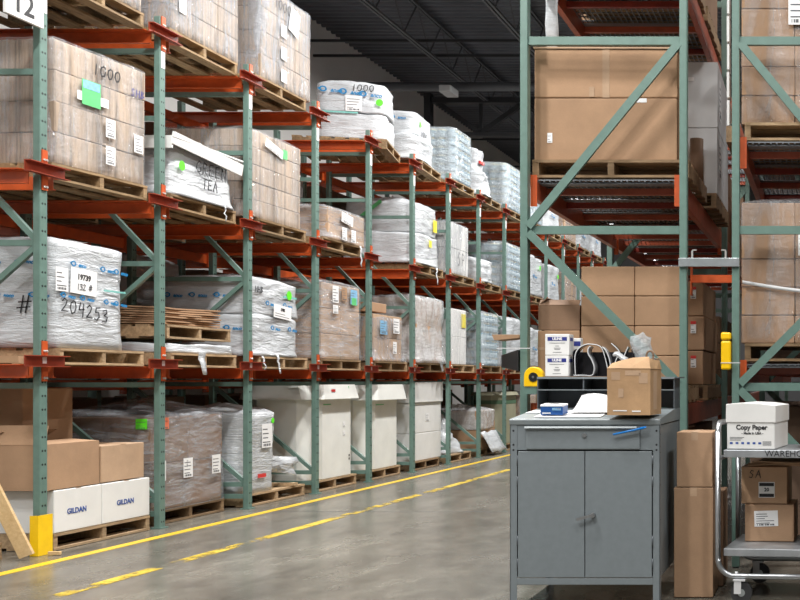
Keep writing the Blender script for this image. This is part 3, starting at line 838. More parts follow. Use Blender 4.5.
B().box((0, 0, 0), (.002, .28, .02)).build('tape', M['teal'], t, loc=(hx+.018, .12, h*.80)); tail(t, (hx+.03, .0, .02), .2, .05, 31); tail(t, (hx+.03, -.3, .0), .14, .04, 32)
y0, y1 = yfx(323), yfx(361)
t, hx, hy, h = load('wrapped_carton_load', 'wrapped load', 'brown carton stack with white and green labels on its top edge, first level', 'brown stack with labels on its top', 1, y0, y1, 2.44, pw=bay(3, .17, 1.2), depth=.9)
cartons(t, hx, hy, h, 3, 2, 2, M['carton2'], seed=9, jit=.008); shell(t, hx+.018, hy+.018, h, M['filmwrap'], jit=.008, e=24, seed=24, flare=.06)
lbl(t, '+X', (hx+.028, -.2, h*.86), .15, .2); lbl(t, '+X', (hx+.028, .03, h*.88), .13, .16, mat=M['carton']); lbl(t, '+X', (hx+.028, .28, h*.86), .18, .18, mat=M['stickerblue'], name='sticker')
lbl(t, '+X', (hx+.03, .28, h*.8), .13, .09, bars=False, mat=M['stickergreen'], name='sticker'); lbl(t, '+X', (hx+.028, -.2, h*.66), .13, .1)
y0, y1 = yfx(374)-.02, yfx(403)
t, hx, hy, h = load('wrapped_carton_load', 'wrapped load', 'low brown carton stack partly wrapped, with an open top box, first level', 'low stack with open top box', 1, y0+.05, y1, 2.16, pw=bay(4, .2, 1.25))
cartons(t, hx, hy, h, 2, 2, 2, M['carton2'], seed=10, jit=.01); shell(t, hx+.026, hy+.026, h*.9, M['filmclear'], jit=.012, e=20, seed=25, flare=.08)
B().box((-.2, -.25, h+.04), (.42, .2, h+.16)).build('carton', M['kraft'], t, bevel=.006)
lbl(t, '+X', (hx+.03, -.2, h*.72), .22, .18, mat=M['stickerblue']); lbl(t, '+X', (hx+.03, .2, h*.78), .2, .2); lbl(t, '+X', (hx+.03, .15, h*.3), .12, .16)
y0, y1 = yfx(418), yfx(443)
t, hx, hy, h = load('wrapped_carton_load', 'wrapped load', 'tall tan wrapped carton stack left of the white yellow-stickered carton, first level', 'tall tan wrapped stack', 1, y0, y1, 2.48, pw=bay(5), depth=.85)
cartons(t, hx, hy, h, 4, 2, 2, M['carton2'], seed=11, jit=.01); shell(t, hx+.03, hy+.03, h, M['filmheavy'], jit=.014, e=16, seed=26, flare=.1, waist=.04); tail(t, (hx+.03, .38, .03), .15, .12, 41)
y0, y1 = yfx(450)+.1, yfx(461)+.3
t, hx, hy, h = load('carton_stack', 'carton stack', 'two white cartons with a yellow sticker beside the first-level blue can stack', 'white yellow-stickered cartons', 1, y0, y1, 2.42, pw=bay(6))
cartons(t, hx, hy, h, 2, 1, 1, M['whitebox'], seed=12); lbl(t, '+X', (hx+.006, .2, h*.8), .2, .22, bars=False, mat=M['stickeryellow'], name='sticker'); shell(t, hx+.02, hy+.02, h*.96, M['filmlight'], jit=.008, e=20, seed=27)
lbl(t, '-Y', (.25, -hy-.04, h*.82), .12, .2, bars=False, mat=M['stickeryellow'], name='sticker')
y0, y1 = yfx(483)+.03, yfx(500)
t, hx, hy, h = load('wrapped_can_load', 'wrapped load', 'blue and white can stack on the first level', 'first-level can stack', 1, y0, y1, 2.44, pw=bay(7))
cans(t, hx, hy, h, 6); shell(t, hx+.015, hy+.015, h, M['filmcan'], e=16, jit=.006, seed=28, flare=.08)
y0, y1 = bay(8)
t, hx, hy, h = load('wrapped_bulk_load', 'wrapped load', 'white wrapped load behind the first-level can stack', 'white load behind the first-level cans', 1, y0, y1, 2.42)
shell(t, hx, hy, h, M['filmwhite'], e=8, jit=.02, seed=29)
logo(t, '-Y', (.2, -hy-.03, h*.7), .07)

# ---- floor level, first bay
pallet(-5.885, 7.99, 9.12, .004, 'wooden pallet under the two white blue-lettered cartons', depth=1.1)
zc = .004 + PH + .004
for (ya, yb, lab) in ((8.0, 8.525, 'white carton with blue lettering nearest the yellow post guard'), (8.535, 9.125, 'white carton with blue lettering farther from the yellow post guard')):
    t = thing('white_carton', lab, 'carton', (-6.14, (ya+yb)/2, zc), 0, 'white lettered cartons')
    hy = (yb-ya)/2
    B().box((-.25, -hy, 0), (.25, hy, .325)).build('carton_body', M['whitebox'], t, bevel=.006)
    text('GILDAN', .058, '+X', (.2515, -.02, .15), M['gildan'], t, bold=.0015)
    B().box((-.251, -.025, .3245), (.251, .025, .3262)).build('tape', M['carton2'], t)
zc2 = zc + .33
def open_carton(t, hx, hy, h, mat, flaps, th=.006):
    b = B(); b.box((-hx, -hy, 0), (hx, hy, th))
    b.box((-hx, -hy, th), (-hx+th, hy, h)).box((hx-th, -hy, th), (hx, hy, h)).box((-hx+th, -hy, th), (hx-th, -hy+th, h)).box((-hx+th, hy-th, th), (hx-th, hy, h))
    b.build('carton_body', mat, t)
    for side, L, ang in flaps:
        m = Matrix.Translation({'+X': (hx, 0, h), '-X': (-hx, 0, h), '+Y': (0, hy, h), '-Y': (0, -hy, h)}[side])
        w = hy if 'X' in side else hx
        rot = {'+X': 0, '-X': math.pi, '+Y': math.pi/2, '-Y': -math.pi/2}[side]
        m = m @ Matrix.Rotation(rot, 4, 'Z') @ Matrix.Rotation(-ang, 4, 'Y')
        B().box((-th/2, -w+.004, 0), (th/2, w-.004, L), m).build('flap', mat, t)
t = thing('open_carton', 'big brown open carton with raised flap on the white cartons', 'carton', (-6.145, 8.21, zc2+.003))
open_carton(t, .25, .29, .345, M['kraft'], [('+X', .24, R(86)), ('-Y', .15, R(14)), ('-X', .2, R(60))])
B().box((-.235, -.275, .25), (.235, .275, .27)).build('contents', M['carton2'], t)
t = thing('brown_carton', 'smaller pale brown carton on the farther white carton', 'carton', (-6.14, 8.80, zc2+.003))
B().box((-.24, -.265, 0), (.24, .265, .30)).build('carton_body', M['carton2'], t, bevel=.006); B().box((-.241, -.03, .2995), (.241, .03, .3015)).build('tape', M['carton'], t)
# tall carton and near pallet at the left edge
tag(B().box((-.26, -.28, 0), (.26, .28, 1.1)).build('tall_carton', M['carton'], None, bevel=.008, loc=(-6.71, 8.70, .1335)), 'tall brown carton standing behind the open carton by the first post', 'carton')
pallet(-5.97, 6.53, 7.6, .004, 'old wooden pallet on the floor beside the leaning stud', depth=.98, old=True)
t = thing('white_plastic_bag', 'crumpled white plastic on the floor pallet behind the leaning stud', 'plastic bag', (-6.40, 7.2, .135)); shell(t, .3, .26, .22, M['filmgrey'], e=3, jit=.05, dome=.08, seed=50, name='bag_body'); logo(t, '+X', (.33, 0, .12), .05)
# leaning stud
b = B(); b.bar((-5.79, 7.60, .03), (-6.30, 7.33, 1.5), .09, .04, (.3, -1, .1)); tag(b.build('wooden_stud', M['stud'], bevel=.003), 'pale wooden stud leaning beside the yellow post guard', 'lumber')
tag(B().box((-5.79, 7.80, .004), (-5.70, 7.82, .03)).build('wood_scrap', M['stud'], bevel=.002), 'tiny wood scrap lying beside the yellow post guard', 'lumber')

# ---- floor level, other bays
y0, y1 = 9.32, 10.42
t, hx, hy, h = load('wrapped_carton_load', 'wrapped load', 'brown wrapped carton load with green and orange stickers on the floor level', 'floor load with green and orange stickers', 0, y0, y1, .97, xf=-6.0, depth=.85, pw=(9.36, 10.44), pold=True)
cartons(t, hx, hy, h, 2, 2, 2, M['cartondark'], seed=13, jit=.008); shell(t, hx+.024, hy+.024, h, M['filmwrap'], jit=.010, e=18, seed=30, flare=.04, dome=.05)
lbl(t, '-Y', (-.3, -hy-.035, h*.62), .1, .17); lbl(t, '-Y', (.04, -hy-.035, h*.62), .1, .17)
lbl(t, '-Y', (hx*.86, -hy-.03, h*.93), .1, .09, 2, mat=M['dotgreen'], name='sticker'); lbl(t, '+X', (hx+.03, -hy*.72, h*.93), .12, .1, 2, mat=M['stickerorange'], name='sticker')
for u in (-.45, -.05, .4): lbl(t, '+X', (hx+.03, u, h*.42), .14, .18)
y0, y1 = 10.72, yfx(281, -5.92)
t, hx, hy, h = load('bulk_drum_box', 'bulk box', 'rounded white wrapped bulk box with loose torn wrap on the floor level', 'rounded white bulk box', 0, y0, y1, .99, xf=-5.93, depth=.85, pw=(10.72, 11.9))
shell(t, hx, hy, h*.96, M['filmwhite'], e=4.5, jit=.010, taper=-.02, dome=.03, seed=31, name='box_body')
lbl(t, '+X', (hx+.015, .05, h*.68), .2, .25); dot(t, '+X', (hx+.012, .17, h*.86), .03, M['dotgreen']); lbl(t, '+X', (hx+.015, -.05, h*.2), .16, .04, 0, mat=M['red'], name='red_tape', bars=False)
lbl(t, '-Y', (-.1, -hy-.02, h*.62), .12, .04, 0, mat=M['red'], name='red_tape', bars=False)
g = []
for i in range(7):
    q = i/6; g.append([(hx*.75 + .1*q + .03*math.sin(j*2.2+i) , hy*.2 + .62*q + .03*math.sin(j+i*1.3), .22 - .20*q*(j/4) + .09*q + .16*(1-q)*(1-j/4)) for j in range(5)])
B().sheet(g, .003).build('loose_film', M['filmwhite'], t)
tag(B().box((-.3, -.05, 0), (.3, .05, .03)).build('broken_board', M['wood'], None, loc=(-6.2, 11.62, .135), rz=R(6)), 'broken pallet board beside the rounded white bulk box', 'lumber')
y0, y1 = 12.13, yfx(359.5, -5.92)
t, hx, hy, h = load('bulk_box', 'bulk box', 'large white octagonal bulk box with lid, red mark and black clips', 'large octagonal bulk box', 0, y0, y1, 1.245, xf=-5.93, depth=.86, pw=(12.08, 13.2))
gaylord(t, hx, hy, h)
lbl(t, '+X', (hx+.05, -.2, h-.07), .12, .06, 1, mat=M['paper'], name='red_print'); lbl(t, '+X', (hx+.052, -.2, h-.07), .1, .03, 0, bars=False, mat=M['red'], name='red_mark')
for z in (.2, .24): dot(t, '+X', (hx+.002, .32, z), .015, M['ink'], 'clip')
for z in (.52, .63): lbl(t, '+X', (hx+.002, .18, z), .06, .06, 1)
B().box((0, -.09, 0), (.003, .09, .012)).build('green_print', M['stickergreen'], t, loc=(hx+.001, -.25, h-.24))
B().box((0, -.004, 0), (.004, .004, .10)).build('green_strap', M['stickergreen'], t, loc=(hx+.04, .22, h-.12))
y0, y1 = 13.56, yfx(404, -5.92)
t, hx, hy, h = load('bulk_box', 'bulk box', 'second white octagonal bulk box with a flared lid on the floor level', 'second octagonal bulk box', 0, y0, y1, 1.24, xf=-5.93, depth=.86, pw=(13.55, 14.55))
gaylord(t, hx, hy, h, .2, over=.06); B().box((0, -.12, 0), (.003, .12, .012)).build('green_print', M['stickergreen'], t, loc=(hx+.001, -.2, h-.27))
y0, y1 = 14.98, yfx(443.5, -5.92)
t, hx, hy, h = load('carton_stack', 'carton stack', 'three white cartons stacked on the floor beside the octagonal bulk boxes', 'three stacked white cartons', 0, y0, y1, 1.29, xf=-5.93, depth=.85, pw=(14.95, 16.0), pold=True)
zz = 0
for hh in (.40, .44, .30): 
    s_ = 1.02 if hh == .30 else .97
    B().box((-hx*s_, -hy*s_, zz), (hx*s_, hy*s_, zz+hh-.004)).build('carton', M['whitebox'], t, bevel=.008); zz += hh
lbl(t, '+X', (hx*.97+.002, .02, .62), .14, .12, 3)
pallet(-5.93, 16.42, 17.42, .004, 'wooden pallet under the white sack on the floor')
t = thing('white_sack', 'white plastic sack slumped on a floor pallet', 'sack', (-6.4, 16.92, .133), 0); shell(t, .45, .42, .38, M['filmwhite'], e=3, taper=.35, jit=.05, dome=.12, seed=34, name='sack_body'); B().box((-.04, -.04, .5), (.04, .04, .56)).build('sack_tie', M['filmgrey'], t, bevel=.015)
y0, y1 = 17.82, 18.75
t, hx, hy, h = load('wrapped_carton_load', 'wrapped load', 'low tan carton load with a white wrapped corner and draped sheet, floor level', 'low tan carton load', 0, y0, y1, .78, xf=-5.95, pold=True)
cartons(t, hx, hy, h, 2, 2, 2, M['carton'], seed=15); shell(t, hx+.014, hy+.014, h*.5, M['filmheavy'], jit=.012, e=18, seed=35, z0=h*.5)
g = [[(hx+.03+.035*q+.012*math.sin(j*1.9+q), -.42+.2*j+.03*q, .28-.07*q+.02*math.sin(j*2.3)) for j in range(5)] for q in range(6)]
B().sheet(g, .004).build('draped_sheet', M['filmwhite'], t)
y0, y1 = 19.15, 20.2
t, hx, hy, h = load('bulk_box', 'bulk box', 'beige octagonal bulk box with a green band at the end of the floor level', 'beige green-banded bulk box', 0, y0, y1, 1.08, xf=-5.95, depth=.58)
gaylord(t, hx, hy, h, .06, mat=M['beigebox'], over=.01); b = B(); b.prism(oct_pts(hx+.003, hy+.003, .2), h-.22, h-.15); b.build('green_band', M['bandgreen'], t)

# ---- far bays, seen past the near upright
far = [(9, 2, 'bulk', 3.75), (9, 3, 'cans', 5.1), (10, 2, 'bulk', 3.7), (10, 3, 'bulk', 5.1), (11, 2, 'carton', 3.7), (11, 3, 'carton', 5.0), (12, 2, 'bulk', 3.6), (12, 3, 'bulk', 5.0), (13, 2, 'carton', 3.7), (13, 3, 'bulk', 5.1), (9, 1, 'bulk', 2.3), (10, 1, 'carton', 2.3), (9, 0, 'carton', 1.0)]
ordn = {9: 'first', 10: 'second', 11: 'third', 12: 'fourth', 13: 'fifth'}
lvn = {0: 'floor level', 1: 'first level', 2: 'second level', 3: 'top level'}
for k, (n, L, kd, zt) in enumerate(far):
    y0, y1 = bay(n)
    nm = {'bulk': 'white wrapped load', 'cans': 'blue can stack', 'carton': 'pale carton stack'}[kd]
    lab = f'{nm} in the {ordn[n]} far bay beyond the tall near upright, {lvn[L]}'
    t, hx, hy, h = load({'bulk': 'wrapped_bulk_load', 'cans': 'wrapped_can_load', 'carton': 'wrapped_carton_load'}[kd], 'wrapped load', lab, f'{nm} in the {ordn[n]} far bay, {lvn[L]}', L, y0, y1, zt)
    if kd == 'bulk':
        shell(t, hx, hy, h, M['filmwhite'], e=8, jit=.018, seed=60+k); dot(t, '+X', (hx+.03, .2, h*.75), .05, M['dotgreen']); logo(t, '+X', (hx+.03, -.25, h*.5), .07)
    elif kd == 'cans': cans(t, hx, hy, h, 5); shell(t, hx+.015, hy+.015, h, M['filmcan'], e=16, jit=.005, seed=60+k)
    else:
        cartons(t, hx, hy, h, 3, 2, 1, M['carton2'], seed=60+k); shell(t, hx+.012, hy+.012, h, M['filmclear'], e=20, jit=.006, seed=60+k)
# ---- second-depth loads, dim behind the front row
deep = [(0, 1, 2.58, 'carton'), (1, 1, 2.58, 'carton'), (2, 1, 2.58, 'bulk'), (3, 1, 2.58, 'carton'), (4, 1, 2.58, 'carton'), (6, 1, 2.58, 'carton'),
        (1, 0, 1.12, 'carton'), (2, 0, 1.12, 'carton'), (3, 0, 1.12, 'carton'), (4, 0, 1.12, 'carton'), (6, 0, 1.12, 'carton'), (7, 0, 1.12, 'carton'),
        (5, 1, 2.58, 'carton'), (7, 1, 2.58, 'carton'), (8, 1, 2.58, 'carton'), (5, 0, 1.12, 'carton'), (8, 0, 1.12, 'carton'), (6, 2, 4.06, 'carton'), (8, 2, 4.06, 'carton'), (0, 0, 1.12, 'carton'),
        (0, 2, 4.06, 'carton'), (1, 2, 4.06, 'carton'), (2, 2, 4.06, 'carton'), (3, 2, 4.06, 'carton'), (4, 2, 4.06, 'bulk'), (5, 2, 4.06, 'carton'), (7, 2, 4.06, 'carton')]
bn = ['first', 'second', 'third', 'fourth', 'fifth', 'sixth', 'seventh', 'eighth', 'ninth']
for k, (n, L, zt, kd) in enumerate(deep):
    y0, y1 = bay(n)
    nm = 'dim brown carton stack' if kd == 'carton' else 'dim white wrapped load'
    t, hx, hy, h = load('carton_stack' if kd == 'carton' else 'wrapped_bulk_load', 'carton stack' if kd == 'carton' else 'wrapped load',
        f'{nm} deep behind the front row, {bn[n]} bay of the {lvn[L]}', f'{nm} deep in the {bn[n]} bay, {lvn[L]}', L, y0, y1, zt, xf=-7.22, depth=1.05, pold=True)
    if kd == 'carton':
        cartons(t, hx, hy, h, 3, 2, 2, M['shadeload'], seed=80+k, pattern=lambda a, j, i: not (a == 2 and j == k % 3 and i == 0))
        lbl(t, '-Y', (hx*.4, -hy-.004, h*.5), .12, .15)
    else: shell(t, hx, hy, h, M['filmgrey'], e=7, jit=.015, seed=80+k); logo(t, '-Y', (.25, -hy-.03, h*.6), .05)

# ------------------------------------------------------------ near racks (end frames face the camera)
YE = 7.27
def near_row(label, xl, xr, levels, mirror, nb=3, bl=2.83, top=6.0):
    t = thing('pallet_rack', label, 'pallet rack', (xl, YE, 0))
    L = lambda p: (p[0]-xl, p[1]-YE, p[2])
    w = xr - xl; pp = None; brp = {}
    for f in range(nb + 1):
        y = f * bl
        for x in (0, w):
            if pp is None:
                pp = B().box((-.026, 0, 0), (.026, .075, top)).build('post', M['green'], t, bevel=.005); o = pp
                o.location = (x, y, .008)
            else:
                o = pp.copy(); COL.objects.link(o); o.location = (x, y, .008)
            if x == 0: left = o
        zs = [.15, 1.245, 2.33, 3.64, 4.9]
        for k, z in enumerate(zs):
            if f < 2 or k in (2, 3):
                B().box((.026, .02, z-.028), (w-.026, .055, z+.028)).build('brace', M['green'], left)
        for k in range(4):
            if k == 3 or (f > 1 and k != 2): continue
            a, c = zs[k], zs[k+1]
            # diagonals zig-zag
            lowleft = (k % 2 == 0) != mirror
            xa, xb = (.03, w-.03) if lowleft else (w-.03, .03)
            B().bar((xa, .012, a+.02), (xb, .012, c-.02), .055, .03, (0, 1, 0)).build('brace', M['green'], left)
    for z in levels:
        for f in range(nb):
            y0 = f*bl + .075; y1 = (f+1)*bl
            for side, x in ((1, .026), (-1, w-.026)):
                xa, xb = (x, x+.045) if side > 0 else (x-.045, x)
                b = B().box((xa, y0+.005, z-.16), (xb, y1-.005, z-.02)).box((min(xa, xb), y0+.005, z-.02), (max(xa, xb)-.0 if side < 0 else xb, y1-.005, z-.004))
                bm_ = b.build('beam', M['redorange'], t)
                B().box((xa, y0, z-.21), (xb, y0+.005, z+.01)).build('end_plate', M['orange'], bm_)
            for k in range(5):
                yy = y0 + .25 + (y1-y0-.4)*k/4
                B().box((.072, yy-.02, z-.09), (w-.072, yy+.02, z-.045)).build('cross_bar', M['brightred'] if k % 2 else M['redorange'], t)
            b = B()
            nw = 24
            for k in range(nw):
                x = .072 + (w-.144)*k/(nw-1); b.box((x-.004, y0+.02, z-.034), (x+.004, y1-.02, z-.026))
            for k in range(30):
                yy = y0+.03 + (y1-y0-.06)*k/29; b.box((.072, yy-.004, z-.026), (w-.072, yy+.004, z-.018))
            for k in range(5):
                yy = y0+.1+(y1-y0-.2)*k/4; b.prism([(yy-.05, z-.044), (yy+.05, z-.044), (yy+.03, z-.036), (yy-.03, z-.036)], .075, w-.075, 'x')
            b.build('wire_deck', M['wire'], t)
    return t
X1L, X1R = -2.113, -1.014
X2L, X2R = -.652, .45
R1 = near_row('green and orange rack behind the grey desk, holding the two big brown boxes', X1L, X1R, (1.13, 2.72, 4.28), False)
R2 = near_row('green and orange rack behind the copy paper cart at the picture edge', X2L, X2R, (1.43, 2.985, 4.6), True)
t = thing('row_spacer', 'pale steel spacer bar tying the two near racks together', 'rack spacer', ((X1R+X2L)/2, YE-.022, 2.08))
hw = (X2L-X1R)/2 + .028
B().box((-hw, 0, 0), (hw, .02, .06)).build('bar', M['zinc'], t, bevel=.003)
for s in (-1, 1):
    B().box((s*.115-.006, .0, .06), (s*.115+.006, .012, .11)).box((s*.115-(.03 if s > 0 else 0), 0, .11), (s*.115+(0 if s > 0 else .03), .012, .118)).build('clip', M['bolt'], t)
B().box((X1R+.03-(X1R+X2L)/2, .222, -.09), (X2L-.03-(X1R+X2L)/2, .262, -.035)).build('tie_bar', M['orange'], t)
for xx in (X1R+.028, X2L-.034): B().box((xx-(X1R+X2L)/2, .20, -.18), (xx+.006-(X1R+X2L)/2, .28, .04)).build('tie_plate', M['orange'], t)
# loads of the first near rack
def npal(xc, w, y0, y1, z, label, old=False):
    # stringers run towards the camera here, so the pallet is turned a quarter
    src = link_copy(P2 if old else P1); src.rotation_euler.z = R(90)
    d = y1-y0; src.scale = (d/1.14, w/1.0, 1); src.location = (xc, (y0+y1)/2, z); tag(src, label, 'pallet', 'wooden pallets'); return src
npal(-1.54, 1.10, 7.40, 8.48, 2.722, 'wooden pallet under the two big brown boxes', True)
for k, (z0, z1, lab) in enumerate(((2.851, 3.292, 'big brown box, lower of the two stacked behind the green diagonal brace'), (3.296, 3.64, 'big brown box, upper of the two stacked behind the green diagonal brace'))):
    t = thing('brown_carton', lab, 'carton', (-1.585, 7.69, z0), R(.4 if k else 0), 'big brown boxes')
    B().box((-.505, -.24, 0), (.505, .24, z1-z0)).build('carton_body', M['carton'], t, bevel=.008)
    lbl(t, '-Y', (-.395 if k == 0 else -.1, -.2415, .16 if k == 0 else .04), .035, .07, 2 if k == 0 else 0, bars=(k == 0), mat=M['paper'] if k == 0 else M['carton2'])
    if k == 0: lbl(t, '-Y', (.24, -.2415, .425), .1, .03, 0, bars=False)
    if k == 1: B().box((-.51, -.25, z1-z0), (.515, .25, z1-z0+.012)).build('top_sheet', M['carton2'], t); B().box((-.025, -.242, .0), (.025, -.2405, z1-z0)).build('tape', M['carton2'], t)
npal(-1.50, 1.12, 8.72, 9.8, 2.722, 'wooden pallet under the pale grey cartons in the near rack', True)
t = thing('grey_carton_stack', 'pale grey white cartons stacked deeper in the near rack, between the green posts', 'carton stack', (-1.46, 9.27, 2.852))
cartons(t, .52, .5, 1.1, 2, 1, 1, M['greybox'], seed=91, jit=0)
for z in (.12, .62): lbl(t, '+X', (.525, -.3, z+.2), .12, .34, 5)
lbl(t, '-Y', (.28, -.508, .95), .1, .03, 0, bars=False)
tag(B().cyl((-1.09, 8.62, 2.852), (-1.09, 8.62, 3.27), .055, 18).build('cardboard_tube', M['cartondark']), 'brown cardboard tube standing before the pale grey cartons', 'cardboard tube')
npal(-1.56, 1.02, 7.42, 8.45, 1.132, 'wooden pallet under the flat brown cartons behind the desk')
t = thing('brown_carton_stack', 'rows of flat brown cartons stacked behind the desk organizer', 'carton stack', (-1.4, 7.60, 1.262))
for k in range(4):
    for j, (xa, xb) in enumerate(((-.358, .018), (.022, .345))):
        B().box((xa, -.155, k*.211), (xb, .155, k*.211+.207)).build('carton', M['carton'], t, bevel=.006)
for k, (z0, z1, lab) in enumerate(((1.262, 1.65, 'brown carton beside the white tape boxes, under a darker open one'), (1.655, 1.83, 'dark open brown carton on another behind the yellow dispenser'))):
    t = thing('brown_carton', lab, 'carton', (-1.918, 7.60, z0))
    if k == 0: B().box((-.148, -.15, 0), (.148, .15, z1-z0)).build('carton_body', M['carton'], t, bevel=.006); B().box((-.148, -.1512, .25), (.148, -.15, .27)).build('tape', M['carton2'], t)
    else: open_carton(t, .146, .14, z1-z0, M['cartondark'], [('-Y', .06, R(50)), ('-X', .08, R(50))])
npal(-1.52, 1.02, 8.7, 9.75, 1.132, 'wooden pallet under the red-tagged cartons in the gap between racks', True)
t = thing('brown_carton_stack', 'brown cartons with small red and white tags in the gap between racks', 'carton stack', (-1.42, 9.2, 1.262))
for k in range(3):
    B().box((-.40, -.48, k*.285), (.37+.01*(k % 2), .48, k*.285+.28)).build('carton', M['carton'], t, bevel=.008)
    s = lbl(t, '-Y', (.29, -.482, k*.285+.19), .045, .10, 2); B().box((-.0225, .025, .0015), (.0225, .05, .0022)).build('red_band', M['red'], s)
tag(B().box((-.15, -.2, 0), (.15, .2, .16)).build('brown_carton', M['carton2'], None, bevel=.006, loc=(-1.25, 8.42+.05, 1.262)), 'small carton low in the gap below the red-tagged cartons', 'carton') if False else None
npal(-1.54, 1.05, 7.5, 8.6, 4.283, 'wooden pallet highest in the near rack above the big brown boxes', True)
npal(-1.54, 1.05, 8.75, 9.85, 4.283, 'wooden pallet highest in the near rack, behind another', True)
t = thing('brown_carton_stack', 'brown cartons cut off by the picture top in the near rack', 'carton stack', (-1.54, 8.65, 4.413)); cartons(t, .5, 1.1, .9, 2, 2, 1, M['cartondark'], seed=92)
t = thing('plastic_strip', 'white plastic film strip hanging beside the tall near upright', 'plastic film', (-2.0, 7.62, 3.665))
b = B(); b.sheet([[( -.055+.022*j+.004*math.sin(i*1.7+j), .01*math.sin(i+j*1.3), .07*i) for j in range(5)] for i in range(7)], .003); b.build('film', M['filmwhite'], t)
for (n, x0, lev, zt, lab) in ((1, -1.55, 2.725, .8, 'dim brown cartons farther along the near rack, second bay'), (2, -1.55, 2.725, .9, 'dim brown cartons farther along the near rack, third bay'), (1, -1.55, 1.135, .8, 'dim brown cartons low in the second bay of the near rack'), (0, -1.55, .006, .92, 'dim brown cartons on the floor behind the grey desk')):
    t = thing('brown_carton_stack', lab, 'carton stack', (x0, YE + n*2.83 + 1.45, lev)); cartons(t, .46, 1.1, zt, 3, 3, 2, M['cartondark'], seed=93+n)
# loads of the second near rack
npal(-.10, 1.0, 7.42, 8.5, 2.988, 'wooden pallet under the wrapped cartons upper right by the green post')
t = thing('wrapped_carton_load', 'wrapped brown cartons with a barcode sheet, upper level beside the green post', 'wrapped load', (-.06, 7.97, 3.117), 0, 'wrapped loads of the near rack')
cartons(t, .57, .48, 1.03, 5, 1, 3, M['carton'], seed=96); shell(t, .58, .49, 1.03, M['filmlight'], e=30, jit=.003, seed=96)
lbl(t, '-Y', (-.14, -.505, .82), .19, .24, 4)
t = thing('edge_board', 'white upright edge boards of the cartons, in the gap beside the green post', 'edge protector', (-.728, 7.55, 3.10))
for k in range(5): B().box((-.008-.002*(k % 2), -.02, .02+.2*k), (.008, .10, .20+.2*k)).build('board', M['whitebox'], t)
B().box((-.014, -.02, -.1), (.06, .5, .015)).build('shelf_strip', M['oldwood'], t)
npal(-.10, 1.0, 7.42, 8.5, 1.433, 'wooden pallet under the strapped cartons at the picture edge', True)
t = thing('wrapped_carton_load', 'wrapped brown cartons with a slack grey strap, behind the copy paper box', 'wrapped load', (-.06, 7.97, 1.562), 0, 'wrapped loads of the near rack')
cartons(t, .57, .48, 1.0, 5, 1, 3, M['carton'], seed=97); shell(t, .58, .49, 1.0, M['filmlight'], e=30, jit=.003, seed=97)
lbl(t, '-Y', (-.10, -.505, .72), .13, .2, 4)
B().sheet([[(-.56+.14*i, -.51-.004*math.sin(i), .42-.022*i*(2-i/8)*.6+z) for z in (0, .012, .024)] for i in range(9)], .003).build('strap', M['greybox'], t)
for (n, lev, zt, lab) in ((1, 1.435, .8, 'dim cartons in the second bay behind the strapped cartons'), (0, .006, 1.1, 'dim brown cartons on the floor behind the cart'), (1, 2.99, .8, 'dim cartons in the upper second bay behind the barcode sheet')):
    t = thing('brown_carton_stack', lab, 'carton stack', (-.1, YE + n*2.83 + 1.6, lev)); cartons(t, .50, 1.0, zt, 3, 3, 2, M['shadeload'], seed=98+n)
# yellow box on the second rack's post
t = thing('yellow_case', 'narrow yellow plastic case strapped to the rack post above the copy paper', 'case', (-.715, YE+.01, 1.37))
B().box((-.034, -.05, 0), (.034, .03, .20)).build('case_body', M['yellowplastic'], t, bevel=.012); B().box((-.035, -.051, .205), (.035, .031, .258)).build('lid', M['yellowplastic'], t, bevel=.012)
B().box((-.036, -.053, .045), (.10, -.0515, .051)).build('strap', M['greybox'], t)
# things hung on the first near rack's post
t = thing('black_housing', 'black tapered plastic housing hung on the upright behind the desk', 'housing', (-2.21, YE-.0, 1.36))
b = B()
v = [b.bm.verts.new(p) for p in ((-.115,.18,.03),(-.115,.18,.115),(-.10,.26,.12),(-.10,.26,.02),(.065,-.02,0),(.065,-.02,.15),(.065,.2,.15),(.065,.2,0))]
for q in ((0,1,5,4),(1,2,6,5),(2,3,7,6),(3,0,4,7),(0,3,2,1),(4,5,6,7)): b.bm.faces.new([v[i] for i in q])
b.build('housing_body', M['black'], t, bevel=.006); B().box((-.08, -.035, .155), (.15, -.032, .161)).build('cord', M['greybox'], t)
t = thing('hanging_tray', 'small brown cardboard tray fixed to the upright above the black housing', 'tray', (-2.235, YE, 1.61))
B().prism([(-.10, 0), (-.085, -.035), (.09, -.018), (.09, .0)], .01, .22, 'y').build('tray_body', M['carton'], t); B().box((-.1, 0.01, 0), (.09, .22, .004)).build('rim', M['carton2'], t)
t = thing('hanging_dispenser', 'yellow rounded reel dispenser with black hub beside the upright', 'dispenser', (-2.01, YE-.10, 1.255))
pr = [(-.065, 0), (.065, 0), (.065, .07)] + [(.065*math.cos(a), .07+.065*math.sin(a)) for a in [math.pi*k/10 for k in range(1, 10)]] + [(-.065, .07)]
B().prism(pr, -.03, .03, 'y').build('case_body', M['yellowplastic'], t, bevel=.006); B().cyl((0, -.03, .065), (0, -.036, .065), .031, 22).build('hub', M['black'], t)
B().cyl((0, -.036, .065), (0, -.04, .065), .008, 12).build('hub_pin', M['chrome'], t); B().box((-.07, -.02, -.05), (.02, .103, -.004)).build('bracket', M['green'], t)

